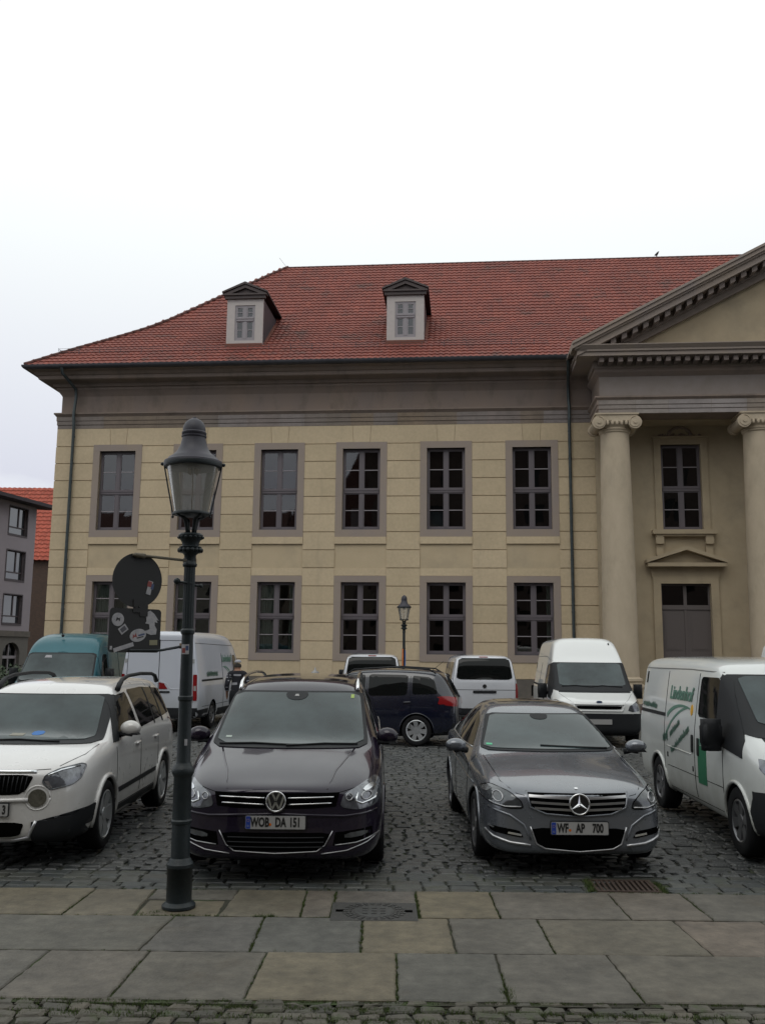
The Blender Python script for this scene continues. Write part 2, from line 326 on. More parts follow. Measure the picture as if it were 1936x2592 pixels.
for (y0, y1, J, tn) in SL:
    for i, ((xa, xb), (xc, xd)) in enumerate(zip(J, J[1:])):
        g = .007; tt = tn[i % len(tn)]; zt = random.uniform(-.004, .002)
        if y0 > 7 and abs(xa+1.89) < .02:      # notch for the post's bedding stone
            A, B = 7.875, y1
            P = edge((xa+g, A+.01), (xc-g, A+.01))+edge((xc-g, A+.01), (xc-g, B-g))+edge((xc-g, B-g), (xa+g, B-g))+edge((xa+g, B-g), (xa+g, A+.01))
        elif y0 > 7 and abs(xa+.36) < .02:     # manhole slab
            P = edge((xa+g, 7.82), (xc-g, 7.82))+edge((xc-g, 7.82), (xc-g, y1-g))+edge((xc-g, y1-g), (xa+g, y1-g))+edge((xa+g, y1-g), (xa+g, 7.82))
        else:
            P = edge((xb+g, y0+g), (xd-g, y0+g))+edge((xd-g, y0+g), (xc-g, y1-g))+edge((xc-g, y1-g), (xa+g, y1-g))+edge((xa+g, y1-g), (xb+g, y0+g))
        slabpoly(P, zt, tt)
slabpoly(edge((-1.87, 7.42), (-1.245, 7.42), 9, .01)+edge((-1.245, 7.42), (-1.245, 7.865), 6, .01)+edge((-1.245, 7.865), (-1.87, 7.865), 9, .01)+edge((-1.87, 7.865), (-1.87, 7.42), 6, .01), -.012, .3)
slabpoly(edge((1.86, 8.2), (2.46, 8.2))+edge((2.46, 8.2), (2.46, 8.26))+edge((2.46, 8.26), (1.86, 8.26))+edge((1.86, 8.26), (1.86, 8.2)), -.012, .4)
me = bpy.data.meshes.new('pavement'); me.from_pydata(V, [], F); at = me.attributes.new('tint', 'FLOAT', 'FACE'); at.data.foreach_set('value', T)
tag(obj('pavement', me, mslab), kind='structure')
bm = bmesh.new()
for (a, b, c, d) in ((-7, 7, 5.66, 8.2),): v = [bm.verts.new(p) for p in ((a, c, -.013), (b, c, -.013), (b, d, -.013), (a, d, -.013))]; bm.faces.new(v)
tag(obj('joint_bedding', bm, mat('mossy joint sand', (.034, .030, .020), 1, col2=(.022, .024, .012), nscale=7, third=(.035, .055, .014), tscale=2.4, thr=(.5, .62), bump=.8, bscale=90)), kind='structure')

# moss and grass in the joints
bm = bmesh.new()
def tuft(x, y, n, s, h):
    for _ in range(n):
        px, py = x+random.gauss(0, s), y+random.gauss(0, s*.6); a = random.uniform(0, 6.3); hh = h*random.uniform(.4, 1.1); wd = .0035
        dx, dy = math.cos(a)*wd, math.sin(a)*wd; lx, ly = random.gauss(0, hh*.5), random.gauss(0, hh*.5)
        v = [bm.verts.new(p) for p in ((px-dx, py-dy, -.02), (px+dx, py+dy, -.02), (px+lx, py+ly, -.012+hh))]
        bm.faces.new(v)
def line(a, b, dens, n=10, s=.008, h=.016):
    L = math.hypot(b[0]-a[0], b[1]-a[1]); k = int(L*dens)
    for i in range(k):
        t = random.random(); tuft(a[0]+(b[0]-a[0])*t, a[1]+(b[1]-a[1])*t, n, s, h*random.uniform(.5, 1.3))
line((-2.43, 7.45), (-2.41, 7.95), 90); line((-.6, 7.42), (-.61, 8.15), 70); line((-.37, 7.4), (-.36, 8.16), 130, s=.012); line((.315, 7.35), (.31, 8.18), 150, s=.012)
line((.935, 7.42), (.94, 8.18), 60); line((2.57, 7.45), (2.56, 8.15), 90, s=.014); line((1.94, 7.44), (1.94, 8.1), 30); line((-.87, 6.6), (-.87, 7.38), 90); line((-.12, 6.6), (-.12, 7.3), 60); line((1.2, 6.6), (1.21, 7.4), 45)
line((.77, 5.75), (.785, 6.2), 120, s=.013); line((.77, 5.72), (.775, 5.9), 200, s=.02, h=.03); line((.12, 5.72), (.12, 6.5), 70); line((1.56, 5.72), (1.55, 5.95), 120, s=.013); line((-.78, 5.7), (-.75, 6.5), 40); line((-1.57, 5.72), (-1.55, 6.4), 40)
line((-2.9, 7.4), (3, 7.46), 12); line((-2.6, 6.57), (3, 6.62), 9); line((-.95, 7.39), (-.8, 7.4), 220, s=.018, h=.03); line((-.6, 7.385), (-.38, 7.39), 120, s=.012)
line((-2.6, 5.69), (2.6, 5.7), 40, s=.012); line((-2, 5.67), (2.2, 5.5), 80, n=7, s=.03); line((-2, 5.55), (2.2, 5.3), 80, n=7, s=.05)
line((1.84, 8.3), (1.88, 8.7), 120, s=.02, h=.03); line((2.45, 8.25), (2.47, 8.6), 90, s=.02, h=.03); line((1.3, 8.2), (3.4, 8.22), 25, s=.015); line((-3, 8.2), (1, 8.2), 12)
line((-1.86, 7.43), (-1.25, 7.43), 60, s=.012); line((-1.86, 7.46), (-1.6, 7.6), 60, n=6, s=.03)
tag(obj('joint_moss', bm, MT['moss']), kind='stuff')

# manhole cover
mh = empty('manhole_cover', (-.035, 7.56, 0), 0, 'square cast iron manhole cover set among the paving slabs', 'manhole cover')
bm = bmesh.new(); box(bm, -.335, .335, -.25, .25, -.03, .0); bmesh.ops.bevel(bm, geom=bm.edges[:], offset=.006, segments=1)
obj('frame', bm, mat('cast iron frame', (.03, .029, .028), .6, col2=(.045, .042, .038), nscale=25, bump=.6, bscale=120), mh)
bm = bmesh.new(); lathe(bm, [(.0, .006), (.155, .006), (.16, .002), (.16, -.01)], 40)
for rr in (.185, .215, .24):
    n = 48
    for k in range(n):
        if k % 2: continue
        a, b = 2*math.pi*k/n, 2*math.pi*(k+1)/n
        ps = [(r_*math.cos(t)*min(1, .24/rr), r_*math.sin(t)) for r_, t in ((rr-.009, a), (rr+.009, a), (rr+.009, b), (rr-.009, b))]
        if max(abs(p[1]) for p in ps) < .24: prism(bm, ps, 0, .005, 'z')
for i in range(-1, 2):
    for j in range(-1, 2): prism(bm, [(i*.07-.02, j*.07-.02), (i*.07+.02, j*.07-.02), (i*.07+.02, j*.07+.02), (i*.07-.02, j*.07+.02)], .006, .010, 'z')
o = obj('lid', recalc(bm), mat('worn cast iron', (.06, .062, .06), .5, .2, col2=(.035, .034, .032), nscale=20, bump=.3), mh)
for sx in (-1, 1):
    bm = bmesh.new(); box(bm, sx*.27-.03, sx*.27+.03, -.02, .02, .001, .007); obj('lifting_key_slot', bm, MT['black'], mh)
# drain grate
dr = empty('drain_grate', (2.16, 8.48, -.012), 0, 'rusty slotted street drain grate in the gutter stones', 'drain')
bm = bmesh.new()
for (a, b, c, d) in ((-.28, .28, -.21, -.18), (-.28, .28, .18, .21), (-.28, -.25, -.18, .18), (.25, .28, -.18, .18)): box(bm, a, b, c, d, -.04, .006)
obj('frame', bm, MT['rust'], dr)
bm = bmesh.new()
for k in range(11):
    x = -.235+k*.045; prism(bm, [(x, -.18), (x+.022, -.18), (x+.042, .18), (x+.02, .18)], -.02, .003, 'z')
obj('grating', bm, MT['rust'], dr)

# ================================================================== STREET LAMPS
def make_lamp():
    t = empty('street_lamp', (0, 0, 0))
    bm = bmesh.new()
    lathe(bm, [(.132, .0), (.132, .02), (.115, .035), (.10, .045), (.099, .30)], 32)
    lathe(bm, [(.099, .30), (.104, .305), (.106, .33), (.094, .345), (.088, .36), (.075, .375), (.073, .635), (.081, .64), (.083, .66), (.074, .672), (.0725, 1.0), (.078, 1.01), (.088, 1.03), (.090, 1.055), (.082, 1.075), (.062, 1.10), (.057, 1.12), (.052, 1.6), (.060, 1.61), (.061, 1.635), (.051, 1.645), (.047, 2.14), (.056, 2.15), (.058, 2.175), (.047, 2.19)], 32)
    obj('post', recalc(bm), MT['iron'], t, angle=R(35))
    bm = bmesh.new(); lathe(bm, [(.0475, 2.18), (.0475, 2.70), (.058, 2.705), (.061, 2.725), (.05, 2.74), (.047, 2.76)], 32, flute=.09); obj('fluted_shaft', recalc(bm), MT['iron'], t, angle=R(60))
    bm = bmesh.new(); lathe(bm, [(.048, 2.755), (.05, 2.80), (.062, 2.815), (.088, 2.825), (.098, 2.845), (.088, 2.855), (.094, 2.87), (.07, 2.88), (.072, 2.905), (.085, 2.93), (.1, 2.945), (.104, 2.97), (.09, 2.985), (.05, 2.99)], 32, flute=.04)
    for k in range(16):
        a = 2*math.pi*k/16; bmesh.ops.create_icosphere(bm, subdivisions=1, radius=.016, matrix=Matrix.Translation((.094*math.cos(a), .094*math.sin(a), 2.842)) @ Matrix.Diagonal((1, 1, 1.3, 1)))
        bmesh.ops.create_icosphere(bm, subdivisions=1, radius=.013, matrix=Matrix.Translation((.1*math.cos(a+.2), .1*math.sin(a+.2), 2.95)))
    obj('capital', bm, MT['iron'], t, angle=R(50))
    for k in range(4):
        a = R(45+90*k); bm = bmesh.new(); c, s = math.cos(a), math.sin(a)
        tube(bm, [(c*r, s*r, z) for r, z in ((.035, 2.985), (.042, 3.03), (.05, 3.07), (.058, 3.10), (.075, 3.115), (.11, 3.125), (.152, 3.15))], [.016, .015, .017, .02, .014, .01, .008], 8); obj('bracket_arm', bm, MT['iron'], t, smooth=True)
    lan = []
    bm = bmesh.new()
    lathe(bm, [(.142, 3.14), (.156, 3.143), (.158, 3.155), (.15, 3.165), (.142, 3.16)], 36); lathe(bm, [(.226, 3.545), (.243, 3.55), (.249, 3.572), (.243, 3.59), (.228, 3.59)], 40)
    for k in (0, 2):
        a = R(6+90*k); c, s = math.cos(a), math.sin(a)
        tube(bm, [(c*.153, s*.153, 3.13), (c*.243, s*.243, 3.575)], .0065, 6)
        bmesh.ops.create_icosphere(bm, subdivisions=1, radius=.018, matrix=Matrix.Translation((c*.256, s*.256, 3.578))); bmesh.ops.create_icosphere(bm, subdivisions=1, radius=.012, matrix=Matrix.Translation((c*.156, s*.156, 3.125)))
    L = obj('lantern', recalc(bm), MT['iron'], t, angle=R(50))
    bm = bmesh.new(); lathe(bm, [(.142, 3.16), (.218, 3.56)], 40)
    for f in list(bm.faces):
        if len(f.verts) > 4: bm.faces.remove(f)
    obj('glass', bm, MT['lglass'], L, smooth=True)
    bm = bmesh.new(); lathe(bm, [(.246, 3.585), (.243, 3.60), (.22, 3.612), (.208, 3.63), (.178, 3.65), (.15, 3.675), (.13, 3.705), (.113, 3.74), (.105, 3.775), (.1, 3.80), (.099, 3.81), (.105, 3.815), (.106, 3.828), (.098, 3.833), (.104, 3.84), (.105, 3.855), (.096, 3.865), (.097, 3.885), (.09, 3.915), (.075, 3.945), (.05, 3.967), (.02, 3.982), (.018, 3.99), (0, 3.995)], 40)
    obj('hood', recalc(bm), MT['ironhood'], L, angle=R(40))
    bm = bmesh.new(); lathe(bm, [(.0, 3.60), (.1, 3.598), (.18, 3.585), (.216, 3.562)], 32); obj('reflector', recalc(bm), mat('enamel reflector', (.30, .29, .27), .5, col2=(.17, .15, .13), nscale=9), L, smooth=True)
    bm = bmesh.new(); tube(bm, [(0, 0, 3.15), (0, 0, 3.56)], .005, 6)
    for k in range(4):
        a = R(45+90*k); tube(bm, [(.035*math.cos(a), .035*math.sin(a), 3.57), (.04*math.cos(a), .04*math.sin(a), 3.54), (.04*math.cos(a), .04*math.sin(a), 3.49)], [.012, .014, .009], 8)
    obj('gas_mantle', recalc(bm), mat('mantle brass', (.12, .09, .055), .5, .2), L, smooth=True)
    return t
lamp = make_lamp(); lamp.location = (-1.585, 7.655, -.005); lamp.rotation_euler = (0, R(-.5), 0)
tag(lamp, 'tall near cast iron gas lamp on the paving, two sign backs clamped to it', 'street lamp', 'old gas lamps')
lamp2 = copy_tree(lamp); lamp2.location = (.78, 31.8, 0); lamp2.rotation_euler = (0, 0, .4)
tag(lamp2, 'far gas lamp before the cream facade with orange tape round its post')
# ladder arm, tape, sticker on the near post
bm = bmesh.new(); tube(bm, [(.03, -.03, 2.56), (-.075, -.05, 2.575)], .011, 8); tube(bm, [(.03, .02, 2.55), (.085, .03, 2.545)], .009, 8)
bmesh.ops.create_icosphere(bm, subdivisions=2, radius=.028, matrix=Matrix.Translation((-.092, -.053, 2.58))); bmesh.ops.create_icosphere(bm, subdivisions=2, radius=.019, matrix=Matrix.Translation((.092, .03, 2.545)))
obj('ladder_arm', bm, MT['iron'], lamp, smooth=True)
def wrap(name, z0, z1, r, a0, a1, m, parent, n=8):
    bm = bmesh.new(); vs = [[bm.verts.new((r*math.cos(a0+(a1-a0)*k/n), r*math.sin(a0+(a1-a0)*k/n), z)) for k in range(n+1)] for z in (z0, z1)]
    for k in range(n): bm.faces.new((vs[0][k], vs[0][k+1], vs[1][k+1], vs[1][k]))
    return obj(name, bm, m, parent)
stk = wrap('sticker', 1.98, 2.06, .0515, R(-135), R(-60), MT['white'], lamp)
wrap('sticker_print', 1.99, 2.03, .0522, R(-128), R(-95), MT['sred'], stk); wrap('sticker_print', 2.01, 2.05, .0522, R(-92), R(-65), MT['sblue'], stk)
wrap('sticker', 1.25, 1.30, .0565, R(-75), R(-50), MT['white'], lamp)
wrap('tape', .9, 2.15, .066, R(150), R(230), MT['orange'], lamp2); wrap('tape', .9, 2.1, .066, R(-90), R(-40), mat('blue tape', (.05, .12, .35), .6), lamp2)

# sign seen from behind
def tosign(name, cx, label):
    pass
SA = R(44)
ts = empty('traffic_sign', (-1.635, 7.60, 0), SA, 'black sticker-covered backs of a round and a square sign on the lamp post', 'traffic sign')
# local x runs away from the post to the left (negative), y is the thickness
def disc(bm, cx, cz, r, y0, y1, n=48):
    A = [(cx+r*math.cos(2*math.pi*k/n), cz+r*math.sin(2*math.pi*k/n)) for k in range(n)]; prism(bm, A, y0, y1)
def rrect(x0, x1, z0, z1, r, n=5):
    P = []
    for cx, cz, a in ((x1-r, z0+r, -90), (x1-r, z1-r, 0), (x0+r, z1-r, 90), (x0+r, z0+r, 180)):
        P += [(cx+r*math.cos(R(a+90*k/n)), cz+r*math.sin(R(a+90*k/n))) for k in range(n+1)]
    return P
bm = bmesh.new(); disc(bm, -.43, 2.555, .218, 0, .006); obj('round_panel', bm, MT['signb'], ts, angle=R(40))
bm = bmesh.new(); prism(bm, rrect(-.655, -.205, 1.985, 2.33, .03), 0, .006); obj('square_panel', bm, MT['signb'], ts, angle=R(40))
bm = bmesh.new(); box(bm, -.46, -.40, -.008, 0, 2.30, 2.40); box(bm, -.40, -.33, -.006, 0, 2.27, 2.36)
for x in (-.45, -.41): bmesh.ops.create_icosphere(bm, subdivisions=1, radius=.009, matrix=Matrix.Translation((x, -.008, 2.345)))
obj('joining_plate', bm, MT['signb'], ts)
bm = bmesh.new(); tube(bm, [(-.49, -.014, 2.752), (-.38, -.016, 2.752), (0.0, -.01, 2.745)], [.012, .012, .011], 8); tube(bm, [(-.47, -.012, 2.752), (-.385, -.012, 2.752)], .02, 10)
obj('upper_bracket', bm, MT['tan'], ts, smooth=True)
bm = bmesh.new(); tube(bm, [(-.48, -.014, 2.0), (-.2, -.016, 2.005), (-.02, -.01, 2.035)], .011, 8); obj('lower_bracket', bm, MT['iron'], ts, smooth=True)
bm = bmesh.new(); pass
for zc in (2.73, 2.02):
    bm = bmesh.new(); lathe(bm, [(.053, zc), (.056, zc+.005), (.056, zc+.04), (.053, zc+.045)], 24, (.075, .055)); obj('clamp', recalc(bm), mat('rusty clamp', (.13, .08, .045), .6, .4), ts, smooth=True)
def stick(pl, m, y=-.002, print_=None, name='sticker'):
    bm = bmesh.new(); prism(bm, pl, y, -.0003 if y == -.002 else y+.0008); o = obj(name, bm, m, ts); return o
def rot2(P, c, a): return [(c[0]+p[0]*math.cos(a)-p[1]*math.sin(a), c[1]+p[0]*math.sin(a)+p[1]*math.cos(a)) for p in P]
circ = lambda r, sx=1: [(r*sx*math.cos(2*math.pi*k/24), r*math.sin(2*math.pi*k/24)) for k in range(24)]
rc = lambda a, b: [(-a, -b), (a, -b), (a, b), (-a, b)]
stick(rot2(circ(.052), (-.585, 2.24), 0), MT['white'])
stick(rot2([(-.022, -.01), (-.005, .02), (.01, -.02), (.024, .012), (.012, .004), (-.002, .004)], (-.585, 2.24), .3), MT['ink'], -.0032)
stick(rot2(rc(.036, .028), (-.535, 2.165), R(38)), MT['white']); stick(rot2(rc(.024, .017), (-.535, 2.165), R(38)), MT['lead'], -.0032)
stick(rot2(circ(.05, 1.45), (-.405, 2.12), R(14)), MT['white']); stick(rot2([(-.05, -.016), (-.042, .02), (-.03, .002), (-.015, .024), (-.012, -.012), (-.03, -.004)], (-.405, 2.12), R(14)), MT['sred'], -.0032)
stick(rot2(rc(.028, .006), (-.375, 2.125), R(14)), MT['sblue'], -.0032); stick(rot2(rc(.03, .004), (-.385, 2.105), R(14)), MT['ink'], -.0032)
stick([(-.335, 2.235), (-.345, 2.285), (-.325, 2.31), (-.305, 2.318), (-.27, 2.295), (-.225, 2.24), (-.245, 2.245), (-.235, 2.222), (-.262, 2.228), (-.26, 2.2), (-.24, 2.17), (-.245, 2.13), (-.29, 2.125), (-.335, 2.14), (-.345, 2.155), (-.305, 2.17), (-.31, 2.21), (-.345, 2.215)], MT['white'])
stick(rot2(rc(.088, .016), (-.525, 2.025), R(17)), MT['white']); stick(rot2(rc(.035, .02), (-.265, 2.065), R(2)), mat('yellowed sticker', (.20, .19, .12), .7)); stick(rot2(rc(.009, .014), (-.632, 2.02), 0), MT['white'])
stick(rot2(rc(.02, .055), (-.322, 2.50), R(-12)), MT['white']); stick(rot2(rc(.018, .022), (-.324, 2.53), R(-12)), MT['sred'], -.0032); stick(rot2(rc(.012, .022), (-.298, 2.51), R(-12)), MT['sblue'], -.0032)

# ================================================================== MAIN BUILDING
FA = R(-5.1328)
B = empty('town_house', (0, 36, 0), FA, 'long cream classical building with red hipped roof, two dormers and a columned portico', 'building')
XL, XR = -13.62, 28.0; DEP = 15.9
WC = [-10.97, -7.58, -4.205, -.865, 2.52, 5.90]; HW = 1.03
UZ0, UZ1, LZ0, LZ1 = 6.55, 10.40, 1.68, 5.005
J = [10.405-.0-.0 if i == 0 else 10.34-.718*i for i in range(13)]; J[0] = 10.34
PORT = [11.64, 22.0]   # bays of the portico that carry an opening
opens = [(c-.76, c+.76, 6.84, 10.13) for c in WC]+[(c-.76, c+.76, 1.965, 4.75) for c in WC]
opens += [(c-.76, c+.76, 6.8, 10.17) for c in PORT]+[(c-.93, c+.93, 0.35, 4.73) for c in PORT]
def holes_wall(bm, x0, x1, z0, z1, y0, y1, hs):
    xs = sorted(set([x0, x1]+[v for h in hs for v in h[:2]]))
    for a, b in zip(xs, xs[1:]):
        col = sorted([h for h in hs if h[0] < (a+b)/2 < h[1]], key=lambda h: h[2]); z = z0
        for h in col: box(bm, a, b, y0, y1, z, h[2]); z = h[3]
        box(bm, a, b, y0, y1, z, z1)
bm = bmesh.new(); holes_wall(bm, XL+.02, 8.5, 1.05, 11.09, .0, .45, opens[:12])
# side walls, rear wall
box(bm, XL+.02, XL+.45, .45, DEP, 1.05, 13.3); box(bm, XL+.45, XR, DEP-.4, DEP, 1.05, 13.3); box(bm, XR-.4, XR, .45, DEP-.4, 1.05, 13.3)
obj('wall', bm, MT['render'], B)
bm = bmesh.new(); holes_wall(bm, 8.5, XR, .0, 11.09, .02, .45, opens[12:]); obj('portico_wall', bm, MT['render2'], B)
# rusticated courses on the piers
bm = bmesh.new(); G = .017; lay = bm.faces.layers.float.new('tint')
def tp(P, y0):
    n0 = len(bm.faces); prism(bm, P, y0, 0); bm.faces.ensure_lookup_table(); tt = random.random()
    for f in bm.faces[n0:]: f[lay] = tt
cuts = [XL]+[v for c in WC for v in (c-HW, c+HW)]+[8.36]
piers = [(cuts[i], cuts[i+1]) for i in range(0, len(cuts), 2)]
zj = [11.085]+J+[1.06]
for (a, b) in piers:
    for zt, zb in zip(zj[1:], zj[2:]):
        aa, bb = (a, b); ht = zt-G; hb = zb+G
        P = [(aa+.002, hb), (bb-.002, hb), (bb-.002, ht), (aa+.002, ht)]
        tp(P, -.035)
# top course with slanted joints of the flat arches
zt, zb = 11.085, 10.34
edges_ = [(XL, XL)]
for c in WC: edges_ += [(c-.38, c-.33), (c+.38, c+.33)]
edges_ += [(8.36, 8.36)]
for (t0, b0), (t1, b1) in zip(edges_, edges_[1:]):
    tp([(b0+.008, zb+G), (b1-.008, zb+G), (t1-.008, zt), (t0+.008, zt)], -.028)
# below windows: plain wall base under the joint line, ledges and panels in the window bays
for c in WC:
    a, b = c-HW, c+HW
    tp([(a+.004, 6.27), (b-.004, 6.27), (b-.004, 6.545), (a+.004, 6.545)], -.075)
    tp([(a+.004, 5.01), (b-.004, 5.01), (b-.004, 5.30), (a+.004, 5.30)], -.018)
    tp([(a+.004, 1.07), (b-.004, 1.07), (b-.004, 1.672), (a+.004, 1.672)], -.028)
bmesh.ops.bevel(bm, geom=bm.edges[:], offset=.005, segments=1)
obj('rustication', bm, cellmat('cream rusticated render', [(.50, .40, .265), (.53, .425, .285), (.48, .385, .253), (.515, .41, .275)], .9, bump=.15, bscale=45, bigamp=.08, big=.45, fine=.09, moss=((.38, .31, .215), 2.2, .56, .9), mst=(1, 1, .13)), B)
bm = bmesh.new(); box(bm, 8.36, 8.55, -.09, 0.0, .3, 11.08); obj('corner_strip', bm, MT['render2'], B)
bm = bmesh.new(); box(bm, XL-.03, 8.55, -.1, .4, 0, 1.05); box(bm, XL-.03, XL+.4, .4, DEP, 0, 1.05); bmesh.ops.bevel(bm, geom=bm.edges[:], offset=.015, segments=1)
pl = obj('plinth', bm, MT['plinth'], B)
for c in (6.05,  2.52, -4.2):
    bm = bmesh.new(); box(bm, c-.3, c+.3, -.115, -.104, .45, .85); obj('cellar_vent', bm, MT['black'], pl)
# dark rooms behind
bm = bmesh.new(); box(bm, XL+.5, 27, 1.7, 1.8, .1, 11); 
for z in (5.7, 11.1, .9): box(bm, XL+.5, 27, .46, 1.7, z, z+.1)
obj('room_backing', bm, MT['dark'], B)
def window(cx, z0, z1, ztr, hw=.76, y=.16, bars=True, stone=True, sz=None, parent=B, name='window', stone_m=None, curt=None, fm=None):
    bm = bmesh.new(); f = .065
    box(bm, cx-hw, cx-hw+f, y, y+.07, z0, z1); box(bm, cx+hw-f, cx+hw, y, y+.07, z0, z1)
    box(bm, cx-hw+f, cx+hw-f, y, y+.07, z0, z0+.09); box(bm, cx-hw+f, cx+hw-f, y, y+.07, z1-f, z1)
    box(bm, cx-hw+f, cx+hw-f, y-.03, y+.07, ztr-.075, ztr+.075); box(bm, cx-hw+f, cx+hw-f, y-.05, y-.03, ztr+.02, ztr+.07)
    for a, b in ((z0+.09, ztr-.075), (ztr+.075, z1-f)):
        box(bm, cx-.065, cx+.065, y-.01, y+.07, a, b)
        for s0, s1 in ((cx-hw+f, cx-.065), (cx+.065, cx+hw-f)):
            box(bm, s0, s0+.045, y+.005, y+.06, a, b); box(bm, s1-.045, s1, y+.005, y+.06, a, b)
            box(bm, s0+.045, s1-.045, y+.005, y+.06, a, a+.05); box(bm, s0+.045, s1-.045, y+.005, y+.06, b-.045, b)
    W = obj(name, bm, fm or MT['frame'], parent)
    bm = bmesh.new()
    for a, b in ((z0+.09, ztr-.075), (ztr+.075, z1-f)):
        for s0, s1 in ((cx-hw+f, cx-.065), (cx+.065, cx+hw-f)):
            bm_ = bmesh; 
            v = [bm.verts.new(p) for p in ((s0+.045, y+.03, a+.05), (s1-.045, y+.03, a+.05), (s1-.045, y+.03, b-.045), (s0+.045, y+.03, b-.045))]; bm.faces.new(v)
            tl = random.uniform(-.004, .004)
            for k, q in enumerate(v): q.co.y += tl*(1 if k in (1, 2) else -1)+random.uniform(-.002, .002)
    obj('pane', bm, MT['glass'], W)
    if bars:
        for a, b in ((z0+.09, ztr-.075), (ztr+.075, z1-f)):
            m_ = (a+b)/2
            for s0, s1 in ((cx-hw+f, cx-.065), (cx+.065, cx+hw-f)): bm = bmesh.new(); box(bm, s0+.045, s1-.045, y+.008, y+.045, m_-.016, m_+.016); obj('glazing_bar', bm, MT['framelt'], W)
    if stone:
        so_, si, zt_, zb_ = stone; bm = bmesh.new()
        box(bm, cx-so_, cx-hw, -.05, y, z0, z1); box(bm, cx+hw, cx+so_, -.05, y, z0, z1)
        box(bm, cx-so_, cx+so_, -.052, y, z1, zt_); box(bm, cx-so_, cx+so_, -.056, y, zb_, z0)
        mz = (z0+z1)/2
        for a in (-1, 1):   # thin joint half way up
            pass
        bmesh.ops.bevel(bm, geom=bm.edges[:], offset=.012, segments=1)
        obj('stone_surround', bm, stone_m or MT['stone'], W)
        if not stone_m:
            bm = bmesh.new(); box(bm, cx-hw-.03, cx+hw+.03, -.0, y+.02, z0-.005, z0+.028); obj('sill', bm, MT['lead'], W)
    if curt:
        for (a, b) in curt:
            n = 26; bm = bmesh.new(); P = [(cx+a+(b-a)*k/n, .42+.03*math.sin(k*1.9)*.5-.08+random.uniform(-.004, .004)) for k in range(n+1)]
            A = [bm.verts.new((x, yy, z0+.05)) for x, yy in P]; C = [bm.verts.new((x, yy, z1-.03)) for x, yy in P]
            for k in range(n): bm.faces.new((A[k], A[k+1], C[k+1], C[k]))
            obj('curtain', bm, MT['curtain'], W, smooth=True)
    return W
for i, c in enumerate(WC):
    window(c, 6.84, 10.13, 8.42, stone=(HW, 0, 10.40, 6.55))
    cu = {0: [(-.72, -.1), (.45, .7)], 1: [(-.72, -.35)], 2: [(-.72, -.04), (.48, .72)], 5: [(.5, .72)]}.get(i)
    window(c, 1.965, 4.75, 3.39, stone=(HW, 0, 5.0, 1.68), curt=cu)
# cabinets standing behind two upper windows
bm = bmesh.new(); box(bm, -1.3, -.75, .35, .5, 6.9, 7.75); box(bm, 1.75, 2.4, .4, .6, 6.9, 7.6); obj('office_cabinet', bm, mat('dull grey cabinet', (.16, .16, .17), .9), B)
# ---- entablature as a mitred moulding swept round the left corner
def sweep(bm, prof, xl, xr, dep, mi=0, right_ret=False):
    """prof: (off, z) with off towards the viewer; runs front from xl to xr, and back along the left side"""
    fr = [(xl-o, -o, z) for o, z in prof]; fR = [(xr, -o, z) for o, z in prof]; bk = [(xl-o, dep, z) for o, z in prof]
    if right_ret: fR = [(xr+o, -o, z) for o, z in prof]; br = [(xr+o, dep, z) for o, z in prof]
    mk = lambda P: [bm.verts.new(p) for p in P]
    rows_ = [mk(bk), mk(fr), mk(fR)]+([mk(br)] if right_ret else [])
    for A, C in zip(rows_, rows_[1:]):
        for k in range(len(A)-1): bm.faces.new((A[k], C[k], C[k+1], A[k+1]))
PE = [(-.2, 11.088), (.005, 11.09), (.007, 11.25), (.03, 11.255), (.032, 11.42), (.052, 11.425), (.054, 11.60), (.075, 11.62), (.12, 11.68), (.145, 11.70), (.145, 11.76), (-.085, 11.79), (-.085, 12.50), (-.06, 12.55), (.03, 12.68), (.06, 12.72), (.10, 12.76), (.11, 12.84), (.20, 12.86), (.24, 12.98), (.62, 13.04), (.66, 13.07), (.66, 13.20), (.72, 13.22), (.82, 13.33), (.98, 13.36), (1.0, 13.38), (1.0, 13.44), (.3, 13.5)]
bm = bmesh.new(); sweep(bm, PE, XL, 8.3, DEP); bmesh.ops.recalc_face_normals(bm, faces=bm.faces)
obj('entablature', bm, cellmat('x', [(.1, .1, .1), (.1, .1, .1)], .9) if False else MT['ent'], B, angle=R(20))
# block joints on the architrave: individual facing stones of slightly different colour
bm = bmesh.new(); lay = bm.faces.layers.float.new('tint'); x = XL+.01; T_ = []
while x < 8.2:
    wd = random.uniform(.9, 1.35); b = min(x+wd, 8.3); tt = random.random()
    for za, zb_, o in ((11.10, 11.245, .012), (11.262, 11.415, .037), (11.432, 11.595, .059)):
        n0 = len(bm.faces); box(bm, x+.004, b-.004, -o-.004, 0, za, zb_); bm.faces.ensure_lookup_table()
        for f in bm.faces[n0:]: f[lay] = tt
    x += wd
obj('architrave_stones', bm, cellmat('architrave stone', [(.20, .165, .15), (.235, .20, .185), (.21, .16, .115), (.18, .15, .13), (.24, .21, .20)], .9, bump=.15, fine=.12), B)
